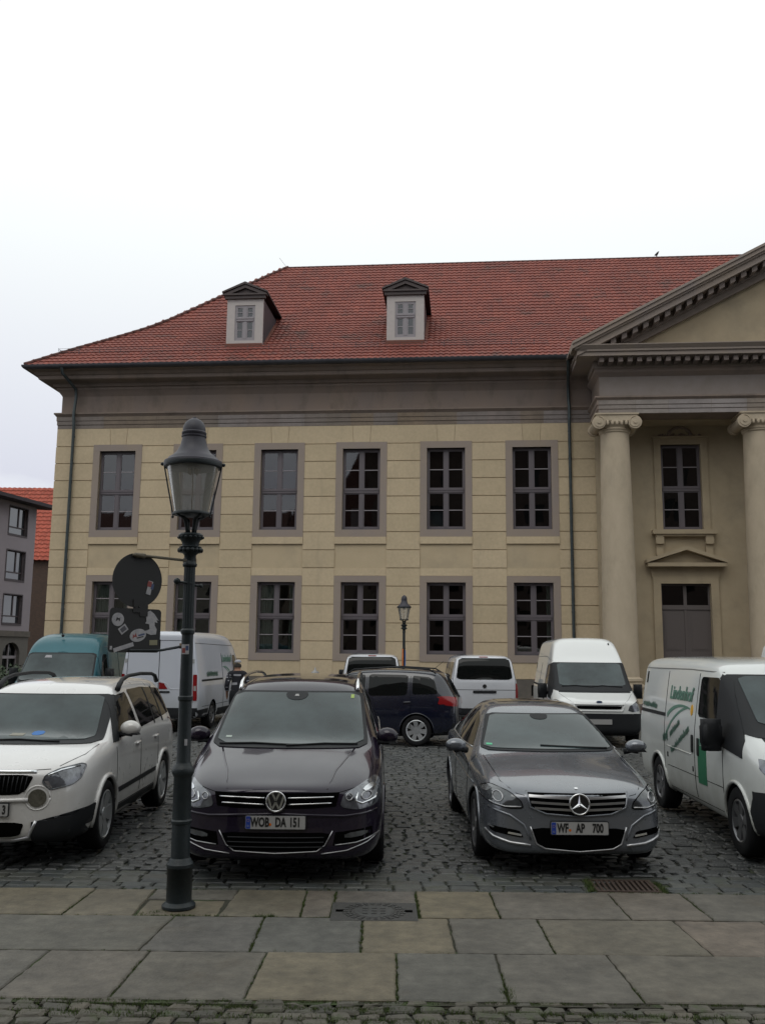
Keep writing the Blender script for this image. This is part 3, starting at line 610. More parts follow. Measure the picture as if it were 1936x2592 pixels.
# gutter
bm = bmesh.new(); GP = [(.98, 13.40), (1.04, 13.38), (1.12, 13.40), (1.17, 13.46), (1.18, 13.535), (1.165, 13.54), (1.15, 13.47), (1.08, 13.42), (1.0, 13.45)]
sweep(bm, GP, XL, 7.3, DEP); bmesh.ops.recalc_face_normals(bm, faces=bm.faces); obj('gutter', bm, MT['lead'], B, angle=R(60))
for px, pts in ((-12.9, [(-13.1, -1.08, 13.42), (-13.1, -1.02, 13.2), (-12.95, -.6, 12.95), (-12.87, -.17, 12.75), (-12.86, -.10, 12.45), (-12.86, -.2, 11.9), (-12.86, -.24, 11.7), (-12.86, -.15, 11.05), (-12.86, -.13, .2)]), (7.38, [(7.28, -1.08, 13.42), (7.3, -.9, 13.1), (7.36, -.25, 12.75), (7.38, -.02, 12.4), (7.38, -.08, 11.95), (7.38, -.24, 11.7), (7.38, -.14, 11.0), (7.38, -.12, .2)])):
    bm = bmesh.new(); tube(bm, pts, .062, 12)
    for z in (1.5, 3.6, 5.6, 7.6, 9.6, 10.7): lathe(bm, [(.062, z), (.072, z+.005), (.072, z+.05), (.062, z+.055)], 12, (pts[-1][0], pts[-1][1]))
    obj('downpipe', recalc(bm), MT['copper'], B, angle=R(50))
# ---- roof
TM = 9.0
TP, ZP = np.array([0, 1.3, 2.7, 4.0, 5.0, 6.0, 9.0]), np.array([13.52, 14.54, 15.56, 16.56, 17.50, 18.50, 21.42])
E0 = 1.08
tt_ = np.linspace(0, TM, 200); zz_ = np.interp(tt_, TP, ZP); 
for _ in range(12): zz_[1:-1] = (zz_[:-2]+zz_[1:-1]*2+zz_[2:])/4
roofz = lambda t: float(np.interp(t, tt_, zz_))
sl_ = np.concatenate([[0], np.cumsum(np.hypot(np.diff(tt_), np.diff(zz_)))])
mtile = cellmat('clay pantiles', [(.185, .043, .029), (.205, .048, .031), (.172, .040, .028), (.225, .056, .036), (.16, .040, .030), (.195, .046, .031)], .7, bump=.2, bigamp=.14, big=.5, moss=((.065, .038, .032), .75, .54, .72))
def tilefield(x0, x1, rowlen, tw, clip, amp=.028, step=.04, dark=None):
    nr = int(round(sl_[-1]/rowlen)); rowlen = sl_[-1]/nr; V = []; F = []; T = []; per = 5; nx = int((x1-x0)/tw*per)
    xs = x0+np.arange(nx+1)*tw/per
    ph = (np.arange(nx+1) % per)/per
    wv = amp*np.array([0, .55, 1, .9, .35])[(np.arange(nx+1) % per)]
    idx = 0; rnd = rng.random((nr, nx//per+2))
    for r in range(nr):
        jit = random.uniform(-.006, .006)
        for e in (0, 1):
            s_ = (r+e)*rowlen; s_ = min(s_, sl_[-1]); t = float(np.interp(s_, sl_, tt_)); z = float(np.interp(t, tt_, zz_))
            t2 = t+.05; z2 = roofz(min(t2, TM)); L = math.hypot(.05, z2-z) or 1; nz_, ny_ = .05/L, -(z2-z)/L
            h = step if e == 0 else .004
            for k in range(nx+1):
                hh = h+wv[k]+jit*0
                V.append((xs[k], t-E0+ny_*hh, z+nz_*hh))
        for k in range(nx):
            a = idx+k; 
            if clip(xs[k+1] if xs[k] < 0 else xs[k], V[a][1]+E0): continue
            F.append((a, a+1, a+nx+2, a+nx+1)); T.append(rnd[r, k//per])
            if r: F.append((a-nx-1, a-nx, a+1, a)); T.append(rnd[r, k//per])
        idx += 2*(nx+1)
    me = bpy.data.meshes.new('roof'); me.from_pydata(V, [], F); at = me.attributes.new('tint', 'FLOAT', 'FACE'); at.data.foreach_set('value', T); return me
rf = obj('roof', tilefield(XL-E0, XR, .345, .235, lambda x, t: (x-(XL-E0)) < t-.12), mtile, B)
# under-sheet, left hip face and back slope
bm = bmesh.new(); n = 24; tv = [TM*k/n for k in range(n+1)]
fl = [bm.verts.new((XL-E0+t, t-E0, roofz(t)-.02)) for t in tv]; frr = [bm.verts.new((XR+.3, t-E0, roofz(t)-.02)) for t in tv]
bk = [bm.verts.new((XL-E0+t, DEP+E0-t, roofz(t)-.02)) for t in tv]; bkr = [bm.verts.new((XR+.3, DEP+E0-t, roofz(t)-.02)) for t in tv]
for A, C in ((fl, frr), (bk, fl), (bkr, bk)):
    for k in range(n): bm.faces.new((A[k], C[k], C[k+1], A[k+1]))
bmesh.ops.recalc_face_normals(bm, faces=bm.faces); obj('roof_underlay', bm, mat('tile underlay', (.12, .04, .03), .9), rf)
def capline(name, P, r=.09, seg=.36):
    bm = bmesh.new()
    for a, b in zip(P, P[1:]):
        a, b = Vector(a), Vector(b); n = max(1, round((b-a).length/seg))
        for k in range(n):
            p, q = a.lerp(b, k/n), a.lerp(b, (k+1)/n+.02); tube(bm, [p, q], [r, r*.8], 8)
    obj(name, bm, mat(name+' clay', (.13, .045, .035), .8, col2=(.07, .035, .03), nscale=5), rf, smooth=True)
capline('hip_tiles', [(XL-E0+t, t-E0, roofz(t)+.05) for t in tv[::2]]); capline('ridge_tiles', r=.075, P=[(XL-E0+TM, TM-E0, roofz(TM)+.0), (XR, TM-E0, roofz(TM)+.0)])
# snow guard and lightning rod
bm = bmesh.new()
for z in (.12, .2, .28):
    tube(bm, [(XL-E0+.95, .95-E0, roofz(.95)+z), (6.6, .95-E0, roofz(.95)+z)], .006, 4)
x = XL-E0+.95
while x < 6.6: tube(bm, [(x, .95-E0, roofz(.95)), (x, .95-E0, roofz(.95)+.3)], .007 if (x*1.0) % 1 > .2 else .012, 4); x += .9
tube(bm, [(XL-E0+.95, .95-E0, roofz(.95)+.28), (XL-E0+.95, 3, roofz(.95)+.28)], .01, 4)
for k in range(9): tube(bm, [(XL-E0+.95, .95-E0+k*.18, roofz(.95)), (XL-E0+.95, .95-E0+k*.18, roofz(.95)+.28)], .008, 4)
obj('snow_guard', bm, MT['lead'], rf)
bm = bmesh.new(); tube(bm, [(XL-E0+TM, TM-E0, 21.4), (XL-E0+TM-.4, TM-E0-.2, 21.9)], .007, 5); obj('lightning_rod', bm, MT['lead'], rf)
# dormers
def dormer(cx):
    D = empty('dormer', (cx, -.0, 0)); D.parent = B
    y0 = .38; hw = .775; z0, z1 = 14.75, 16.74
    bm = bmesh.new(); box(bm, -hw, -.43, y0, y0+.08, z0, z1); box(bm, .43, hw, y0, y0+.08, z0, z1); box(bm, -.43, .43, y0, y0+.08, z0, z0+.17); box(bm, -.43, .43, y0, y0+.08, z1-.27, z1)
    F_ = obj('dormer_front', bm, MT['dormer'], D)
    bm = bmesh.new()
    for s in (-1, 1):
        prism(bm, [(y0+.081, z0-.1), (y0+.081, z1), (y0+2.6, z1+.0), (y0+2.6, z1-.1)], s*hw-(.0 if s > 0 else 0), s*(hw-.06), 'x')
    obj('dormer_cheek', bm, MT['lead'], D)
    window(0, z0+.17, z1-.27, z0+.17+.93, hw=.43, y=y0+.03, stone=None, parent=D, name='dormer_window', fm=MT['framelt'])
    bm = bmesh.new(); box(bm, -.5, .5, y0+.3, y0+.35, z0, z1); obj('dormer_backing', bm, MT['dark'], D)
    bm = bmesh.new()
    box(bm, -.87, .87, y0-.10, y0+.05, z1+.002, z1+.14); box(bm, -.93, .93, y0-.16, y0+.1, z1+.14, z1+.21)
    prism(bm, [(-.6, z1+.21), (.6, z1+.21), (0, z1+.45)], y0-.04, y0+.06)
    for s in (-1, 1): prism(bm, [(s*.94, z1+.205), (s*.62, z1+.205), (0, z1+.46), (0, z1+.60)], y0-.15, y0-.02)
    prism(bm, [(-.97, z1+.23), (-.97, z1+.30), (0, z1+.72), (.97, z1+.30), (.97, z1+.23), (0, z1+.62)], y0-.2, y0+3.2)
    obj('dormer_gable', recalc(bm), MT['brownlead'], D)
    bm = bmesh.new(); prism(bm, [(-.85, z0-.3), (.85, z0-.3), (.78, z0+.0), (-.78, z0+.0)], y0-.14, y0-.02); 
    for s in (-1, 1): prism(bm, [(y0-.1, z0-.15), (y0+2.2, roofz(y0+2.2+E0)+.1), (y0+2.2, roofz(y0+2.2+E0)+.03), (y0-.1, z0-.28)], s*hw, s*(hw+.12), 'x')
    obj('flashing', recalc(bm), mat('clay flashing', (.16, .055, .035), .8), D)
dormer(-5.93); dormer(.84)

# ---- portico: columns, entablature, pediment
PO = 2.0
cols = [8.9, 14.15, 19.4, 24.65]
def column(cx):
    C = empty('column', (cx, -1.45, 0)); C.parent = B
    bm = bmesh.new(); z0, z1 = .95, 10.3
    lathe(bm, [(.80, z0-.3), (.80, z0-.12), (.82, z0-.08), (.80, z0), (.72, z0+.03), (.70, z0+.1), (.75, z0+.14), (.74, z0+.22), (.66, z0+.25)]+[(.635-.11*(k/14)**1.7, z0+.28+(z1-z0-.35)*k/14) for k in range(15)]+[(.55, z1-.06), (.57, z1-.03), (.57, z1), (.53, z1+.02)], 40)
    obj('shaft', recalc(bm), MT['column'], C, angle=R(35))
    bm = bmesh.new(); box(bm, -.82, .82, -.82, .82, .3, z0-.3); obj('base_block', bm, MT['column'], C)
    bm = bmesh.new(); lathe(bm, [(.53, z1), (.58, z1+.02), (.60, z1+.06), (.56, z1+.1), (.60, z1+.2), (.68, z1+.3), (.66, z1+.42)], 40)
    box(bm, -.72, .72, -.66, .66, z1+.33, z1+.5); box(bm, -.80, .80, -.70, .70, z1+.56, z1+.62); box(bm, -.75, .75, -.66, .66, z1+.5, z1+.56)
    obj('capital', recalc(bm), MT['column'], C, angle=R(35))
    for s in (-1, 1):
        for q, yy in ((0, -1), (1, 1)):
            bm = bmesh.new(); vx, vz = s*.66, z1+.27
            n = 28
            for (r0, d0, d1) in ((.245, .52, .68), (.175, .52, .705), (.06, .52, .74)):
                P = [(vx+r0*math.cos(2*math.pi*k/n), vz+r0*math.sin(2*math.pi*k/n)) for k in range(n)]
                prism(bm, P, yy*d0, yy*d1)
            sp_ = []
            for k in range(60):
                a = k/60*2*math.pi*2.4; rr = .235*math.exp(-a*.085)-.01
                sp_.append((vx+s*rr*math.cos(a+math.pi/2*1), yy*.69, vz+rr*math.sin(a+math.pi/2)))
            tube(bm, sp_, .02, 6)
            if q == 0:
                P2 = [(vx+.2*math.cos(2*math.pi*k/20), vz+.2*math.sin(2*math.pi*k/20)) for k in range(20)]
                prism(bm, P2, -.52, .52)
            obj('volute', recalc(bm), MT['column'], C, angle=R(40))
    for k in range(5):
        pass
    bm = bmesh.new()
    for k in range(5):
        bmesh.ops.create_icosphere(bm, subdivisions=2, radius=.07, matrix=Matrix.Translation(((k-2)*.17, -.66, z1+.25)) @ Matrix.Diagonal((.8, .5, 1.3, 1)))
    obj('egg_moulding', bm, MT['column'], C, smooth=True)
for c in cols: column(c)
PX0, PX1 = 8.24, 25.3
bm = bmesh.new()
PA = [(-1.3, 10.92), (0, 10.921), (.0, 11.09), (.02, 11.095), (.02, 11.25), (.04, 11.255), (.04, 11.44), (.06, 11.46), (.12, 11.52), (.12, 11.58), (-.06, 11.60), (-.06, 12.36), (-.03, 12.40), (.08, 12.5), (.1, 12.54), (.1, 12.66)]
def sweep3(bm, prof, off, depth):
    rows_ = []
    mk = lambda P: [bm.verts.new(p) for p in P]
    rows_ = [mk([(PX0-o, depth, z) for o, z in prof]), mk([(PX0-o, -(off+o), z) for o, z in prof]), mk([(PX1+o, -(off+o), z) for o, z in prof]), mk([(PX1+o, depth, z) for o, z in prof])]
    for A, C in zip(rows_, rows_[1:]):
        for k in range(len(A)-1): bm.faces.new((A[k], C[k], C[k+1], A[k+1]))
sweep3(bm, PA, PO, 0); bmesh.ops.recalc_face_normals(bm, faces=bm.faces)
obj('portico_entablature', bm, MT['ent'], B, angle=R(20))
bm = bmesh.new(); lay = bm.faces.layers.float.new('tint'); x = PX0+.01
while x < PX1-.1:
    wd = random.uniform(1.1, 1.6); b = min(x+wd, PX1-.01); tt = random.random()
    for za, zb_, o in ((10.93, 11.08, .006), (11.105, 11.24, .026), (11.265, 11.43, .046)):
        n0 = len(bm.faces); box(bm, x+.005, b-.005, -PO-o-.004, -PO+.2, za, zb_); bm.faces.ensure_lookup_table()
        for f in bm.faces[n0:]: f[lay] = tt
    x += wd
obj('portico_architrave_stones', bm, cellmat('portico architrave stone', [(.26, .23, .22), (.28, .25, .24), (.25, .205, .155), (.24, .2, .17), (.29, .265, .255)], .9, bump=.15, fine=.12), B)
bm = bmesh.new(); box(bm, PX0+.3, PX1-.3, -1.0, .0, 10.9, 10.92); box(bm, PX0, PX1, -PO+.2, 0, 12.6, 12.66); obj('portico_soffit', bm, MT['render2'], B)
# frieze facing
bm = bmesh.new(); box(bm, PX0+.07, PX1-.07, -PO+.02, -PO+.3, 11.61, 12.35); obj('portico_frieze', bm, mat('portico frieze', (.24, .205, .19), .9, col2=(.21, .175, .15), nscale=2), B)
# modillions under the horizontal cornice
def dentils(name, fn, n):
    bm = bmesh.new()
    for k in range(n): fn(bm, k)
    return obj(name, bm, mat(name+' stone', (.2, .16, .145), .9, col2=(.16, .13, .115)), B)
nD = 50
dentils('modillions', lambda bm, k: box(bm, PX0+.0+k*.345, PX0+.17+k*.345, -PO-.62, -PO-.1, 12.74, 12.93), nD)
bm = bmesh.new(); box(bm, PX0-.15, PX1+.15, -PO-.12, -.5, 12.66, 12.93); box(bm, PX0-.78, PX1+.78, -PO-.74, -.2, 12.94, 13.10); box(bm, PX0-.84, PX1+.84, -PO-.80, -.2, 13.10, 13.17)
prism(bm, [(-PO-.80, 13.17), (-PO-.92, 13.30), (-PO-.92, 13.33), (-PO-.1, 13.40), (-PO-.1, 13.17)], PX0-.95, PX1+.95, 'x')
obj('horizontal_cornice', bm, MT['stone'], B)
CX = (PX0+PX1)/2; SLP = .515; ex = PX0-1.02
zr = lambda x: 13.42+SLP*(x-ex)    # top edge of the raking cornice
def rake(bm, o0, o1, d0, d1, xs=None):
    """band between o0 and o1 below the top edge, from depth d0 to d1 in front"""
    x0 = ex if xs is None else xs
    for s in (0, 1):
        P = [(x0, zr(x0)-o0), (CX, zr(CX)-o0), (CX, zr(CX)-o1), (x0, zr(x0)-o1)]
        if s: P = [(2*CX-a, b) for a, b in P]
        prism(bm, P, -PO-d0, -PO-d1)
bm = bmesh.new(); rake(bm, 0, .10, 1.02, -2); rake(bm, .10, .26, .96, .2); rake(bm, .26, .34, .88, .2, ex+.1); rake(bm, .34, .58, .80, .15, ex+.2); 
obj('raking_cornice', recalc(bm), MT['stone'], B)
bm = bmesh.new(); rake(bm, .58, .86, .22, .0, ex+1.3); rake(bm, .86, 1.12, .12, -.02, ex+1.7); obj('raking_bed_moulding', recalc(bm), mat('bed moulding stone', (.23, .19, .165), .9, col2=(.19, .155, .13)), B)
def rd(bm, k, sides=(0, 1)):
    for s in sides:
        x = ex+1.45+k*.40
        if x+.2 < CX:
            P = [(x, zr(x)-.59), (x+.19, zr(x+.19)-.59), (x+.19, zr(x+.19)-.80), (x, zr(x)-.80)]
            if s: P = [(2*CX-a, b) for a, b in P]
            prism(bm, P, -PO-.68, -PO-.2)
dentils('raking_modillions', lambda b, k: rd(b, k, (0,)), 22); dentils('raking_modillions', lambda b, k: rd(b, k, (1,)), 22)
bm = bmesh.new(); prism(bm, [(PX0, 13.3), (PX1, 13.3), (CX, zr(CX)-.6)], -PO+.1, -PO+.4); obj('tympanum', bm, MT['render2'], B)
bm = bmesh.new()
for s in (-1, 1): prism(bm, [(CX+s*(CX-ex), 13.40), (CX, zr(CX)-.0), (CX, zr(CX)-.2), (CX+s*(CX-ex), 13.2)], -PO+1.9, 9)
obj('portico_roof', bm, mat('portico roof tiles', (.2, .06, .042), .8, col2=(.15, .05, .04), nscale=9, bump=.5), B)
for c in PORT:
    W = window(c, 6.8, 10.17, 8.42, hw=.76, stone=None)
    bm = bmesh.new()
    box(bm, c-1.02, c-.76, -.04, .15, 6.8, 10.17); box(bm, c+.76, c+1.02, -.04, .15, 6.8, 10.17); box(bm, c-1.02, c+1.02, -.042, .15, 10.17, 10.42); box(bm, c-1.07, c+1.07, -.1, .0, 10.42, 10.5)
    obj('plaster_surround', bm, MT['render2'], W)
    bm = bmesh.new(); box(bm, c-1.2, c+1.2, -.28, .15, 6.62, 6.79); box(bm, c-1.1, c+1.1, -.2, .0, 6.54, 6.62); bmesh.ops.bevel(bm, geom=bm.edges[:], offset=.02, segments=2); obj('sill', bm, MT['render2'], W)
    for s in (-1, 1):
        bm = bmesh.new(); box(bm, c+s*.93-.15, c+s*.93+.15, -.2, .0, 6.24, 6.54); box(bm, c+s*.93-.13, c+s*.93+.13, -.1, .0, 5.8, 6.24); bmesh.ops.bevel(bm, geom=bm.edges[:], offset=.03, segments=2); obj('console', bm, MT['render2'], W)
    # relief above the window: a garland of small bosses over a shell
    bm = bmesh.new()
    for k in range(22):
        a = math.pi*k/21; bmesh.ops.create_icosphere(bm, subdivisions=1, radius=random.uniform(.05, .09), matrix=Matrix.Translation((c-.42*math.cos(a), .0, 10.52+.34*math.sin(a))) @ Matrix.Diagonal((1, .8, 1, 1)))
    for k in range(16): bmesh.ops.create_icosphere(bm, subdivisions=1, radius=random.uniform(.04, .08), matrix=Matrix.Translation((c-.75+k*.1, .0, 10.53+.05*math.sin(k*1.7))) @ Matrix.Diagonal((1.2, .7, 1, 1)))
    obj('relief', bm, MT['ent'], W, smooth=True)
    # door with pediment
    Dd = empty('door', (c, 0, 0)); Dd.parent = B
    bm = bmesh.new(); box(bm, -.93, -.05, .2, .26, .35, 3.75); box(bm, .05, .93, .2, .26, .35, 3.75); box(bm, -.05, .05, .17, .25, .35, 3.75); box(bm, -.93, .93, .16, .27, 3.75, 3.92)
    box(bm, -.93, -.86, .18, .26, 3.92, 4.73); box(bm, .86, .93, .18, .26, 3.92, 4.73); box(bm, -.06, .06, .18, .26, 3.92, 4.66); box(bm, -.86, .86, .18, .26, 4.66, 4.73)
    for s in (-1, 1):
        for a, b in ((.5, 1.9), (2.2, 3.6)):
            box(bm, s*.49-.32, s*.49+.32, .19, .2, a, b); box(bm, s*.49-.26, s*.49+.26, .18, .19, a+.06, b-.06)
    obj('door_leaf', bm, MT['doorp'], Dd)
    bm = bmesh.new()
    for a, b in ((-.86, -.06), (.06, .86)): v = [bm.verts.new(p) for p in ((a, .22, 3.92), (b, .22, 3.92), (b, .22, 4.66), (a, .22, 4.66))]; bm.faces.new(v)
    obj('fanlight_pane', bm, MT['glass'], Dd)
    bm = bmesh.new(); box(bm, -1.22, -.93, -.06, .2, .1, 4.73); box(bm, .93, 1.22, -.06, .2, .1, 4.73); box(bm, -1.22, 1.22, -.062, .2, 4.73, 4.98); box(bm, -1.27, 1.27, -.03, .0, 4.98, 5.36)
    obj('door_surround', bm, MT['render2'], Dd)
    bm = bmesh.new(); box(bm, -1.45, 1.45, -.38, .0, 5.36, 5.50)
    for s in (-1, 1): prism(bm, [(s*1.5, 5.50), (s*1.5, 5.62), (0, 6.14), (0, 5.99)], -.42, 0)
    prism(bm, [(-1.3, 5.5), (1.3, 5.5), (0, 6.0)], -.1, 0); obj('door_pediment', recalc(bm), MT['render2'], Dd)
bm = bmesh.new(); box(bm, PX0-.4, PX1+.4, -3.0, -.11, 0, .3); box(bm, PX0-.1, PX1+.1, -2.6, -.11, .3, .31); obj('portico_step', bm, MT['plinth'], B)

# bird on the ridge
bp = B.matrix_world
bird = None
def facw(s, y, z): return (math.cos(FA)*s-math.sin(FA)*y, 36+math.sin(FA)*s+math.cos(FA)*y, z)
bm = bmesh.new(); me = bpy.data.meshes.new('bird'); o = obj('bird', bm, mat('dark plumage', (.02, .02, .022), .8))
bm = bmesh.new(); vs = [bm.verts.new(p) for p in ((-.14, 0, .10), (-.03, 0, .16), (.06, 0, .24), (.11, 0, .34), (.17, 0, .345))]
for a, b in zip(vs, vs[1:]): bm.edges.new((a, b))
l1 = bm.verts.new((.02, 0, .0)); bm.edges.new((vs[1], l1))
bm.to_mesh(o.data); bm.free(); md = o.modifiers.new('s', 'SKIN')
for v, r_ in zip(o.data.skin_vertices[0].data, (.02, .065, .07, .045, .01, .012)): v.radius = (r_, r_)
o.scale = (.8, .8, .8)
o.modifiers.new('u', 'SUBSURF').levels = 1; o.location = facw(12.75, TM-E0, 21.47); o.rotation_euler = (0, 0, 0)
tag(o, 'small dark bird perched on the roof ridge near the pediment', 'bird')

# ================================================================== VEHICLES
# local frame: nose at y=0 pointing towards -y, x to the vehicle's left-hand side seen from the driver = +x, z up
def cage_body(st, L, bowf=.10, bowr=.05, cf=(-.62, 0, .62), crease_rows=(), lev=3, creases=(), wheels=(), wr=.36, capz=None):
    """st rows: y, zb, w, zb_belt, wbelt, w5, z5, w6, z6, crown"""
    bm = bmesh.new(); cl = bm.edges.layers.float.new('crease_edge'); rings = []
    nc = len(cf)
    for (y, zb, w, zbe, wb, w5, z5, w6, z6, cr_) in st:
        h = zbe-zb
        rows = [(w*.86, zb), (w*.975, zb+.06), (w, zb+h*.42), (w-.004, zb+h*.74), (wb, zbe), (w5, z5), (w6, z6)]
        def bow(c, i):
            if y < .02: return -bowf*(1-c*c)*(1 if i > 0 else .6)
            if y > L-.02: return bowr*(1-c*c)
            return 0
        ring = []
        for i, (x, z) in enumerate(rows): ring.append(bm.verts.new((x, y, z)))
        for c in cf[::-1]: ring.append(bm.verts.new((w6*c, y+bow(c, 6), z6+cr_*(1-c*c))))
        for i, (x, z) in reversed(list(enumerate(rows))): ring.append(bm.verts.new((-x, y, z)))
        for c in cf: ring.append(bm.verts.new((rows[0][0]*c, y+bow(c, 0), zb)))
        rings.append(ring)
    n = len(rings[0])
    for A, C in zip(rings, rings[1:]):
        for k in range(n): bm.faces.new((A[k], A[(k+1) % n], C[(k+1) % n], C[k]))
    for ring, s, y, b in ((rings[0], 0, st[0][0], -bowf), (rings[-1], 1, st[-1][0], bowr)):
        grid = []
        left = ring[:7]; right = ring[7+nc:14+nc][::-1]; top = ring[7:7+nc]; bot = ring[14+nc:][::-1]
        for i in range(7):
            if i == 0: mid = bot
            elif i == 6: mid = top
            else: mid = [bm.verts.new((left[i].co.x*c, y+b*(1-c*c), left[i].co.z)) for c in cf[::-1]]
            grid.append([left[i]]+list(mid)+[right[i]])
        for r0, r1 in zip(grid, grid[1:]):
            for k in range(nc+1): bm.faces.new((r0[k], r0[k+1], r1[k+1], r1[k]))
    for (si, ri_, val) in creases:       # crease a longitudinal row over all (si=None) or ring si (ri None)
        if si is None:
            for A, C in zip(rings, rings[1:]):
                for q in (ri_, 13+nc-ri_): e = bm.edges.get((A[q], C[q])); e[cl] = val
        else:
            A = rings[si]
            for k in range(n):
                if ri_ is None or k in ri_:
                    e = bm.edges.get((A[k], A[(k+1) % n])); e[cl] = val
    bmesh.ops.recalc_face_normals(bm, faces=bm.faces)
    me = bpy.data.meshes.new('cage'); bm.to_mesh(me); bm.free()
    o = bpy.data.objects.new('cage', me); COL.objects.link(o)
    md = o.modifiers.new('s', 'SUBSURF'); md.levels = lev; md.render_levels = lev
    cut = None
    if wheels:
        bm = bmesh.new()
        for (wy, wx) in wheels:
            for s in (-1, 1):
                r_ = wr+.045; P = [(wy+r_*math.cos(2*math.pi*k/36), wr-.005+r_*math.sin(2*math.pi*k/36)) for k in range(36)]
                P = [(a, b if b > wr else -.1 if False else b) for a, b in P]
                prism(bm, P, s*(wx-.30), s*(wx+.4), 'x')
        bmesh.ops.recalc_face_normals(bm, faces=bm.faces)
        m2_ = bpy.data.meshes.new('cut'); bm.to_mesh(m2_); bm.free(); cut = bpy.data.objects.new('cut', m2_); COL.objects.link(cut)
        bo = o.modifiers.new('b', 'BOOLEAN'); bo.object = cut; bo.operation = 'DIFFERENCE'; bo.solver = 'EXACT'
    dg = bpy.context.evaluated_depsgraph_get(); res = bpy.data.meshes.new_from_object(o.evaluated_get(dg))
    o.modifiers.clear(); md = o.modifiers.new('s', 'SUBSURF'); md.levels = lev
    dg = bpy.context.evaluated_depsgraph_get(); full = bpy.data.meshes.new_from_object(o.evaluated_get(dg))
    bvh = BVHTree.FromPolygons([v.co[:] for v in full.vertices], [p.vertices[:] for p in full.polygons])
    bpy.data.objects.remove(o)
    if cut: bpy.data.objects.remove(cut)
    for p in res.polygons:
        p.use_smooth = True; c = p.center
        for (wy, wx) in wheels:
            d = math.hypot(c.y-wy, c.z-(wr-.005))
            if d < wr+.052 and wx-.34 < abs(c.x) and (abs(p.normal.x) > .97 and d < wr+.03 and abs(c.x) < wx-.26 or abs(p.normal.x) < .3 and abs(d-(wr+.045)) < .02): p.material_index = 1; p.use_smooth = False
    # sharp only round the arch cut
    bm = bmesh.new(); bm.from_mesh(res)
    for e in bm.edges:
        if len(e.link_faces) == 2 and (e.link_faces[0].material_index != e.link_faces[1].material_index or e.calc_face_angle(0) > R(38)): e.smooth = False
    bm.to_mesh(res); bm.free()
    # take the smooth normals of the uncut skin, so the cut mesh shades without ripples
    vn = [v.normal.copy() for v in full.vertices]; fv = [p.vertices[:] for p in full.polygons]; cache = {}
    NR = []
    for p in res.polygons:
        for vi in p.vertices:
            if p.material_index: NR.append(p.normal[:]); continue
            if vi not in cache:
                co = res.vertices[vi].co; q = bvh.find_nearest(co)
                if q[0] is None or q[3] > .003: cache[vi] = None
                else:
                    n_ = Vector(); 
                    for w_i in fv[q[2]]: n_ += vn[w_i]/((full.vertices[w_i].co-co).length+1e-4)
                    cache[vi] = n_.normalized()
            n_ = cache[vi]; NR.append((p.normal if n_ is None or n_.dot(p.normal) < .5 else n_)[:])
    res.normals_split_custom_set(NR)
    return res, bvh

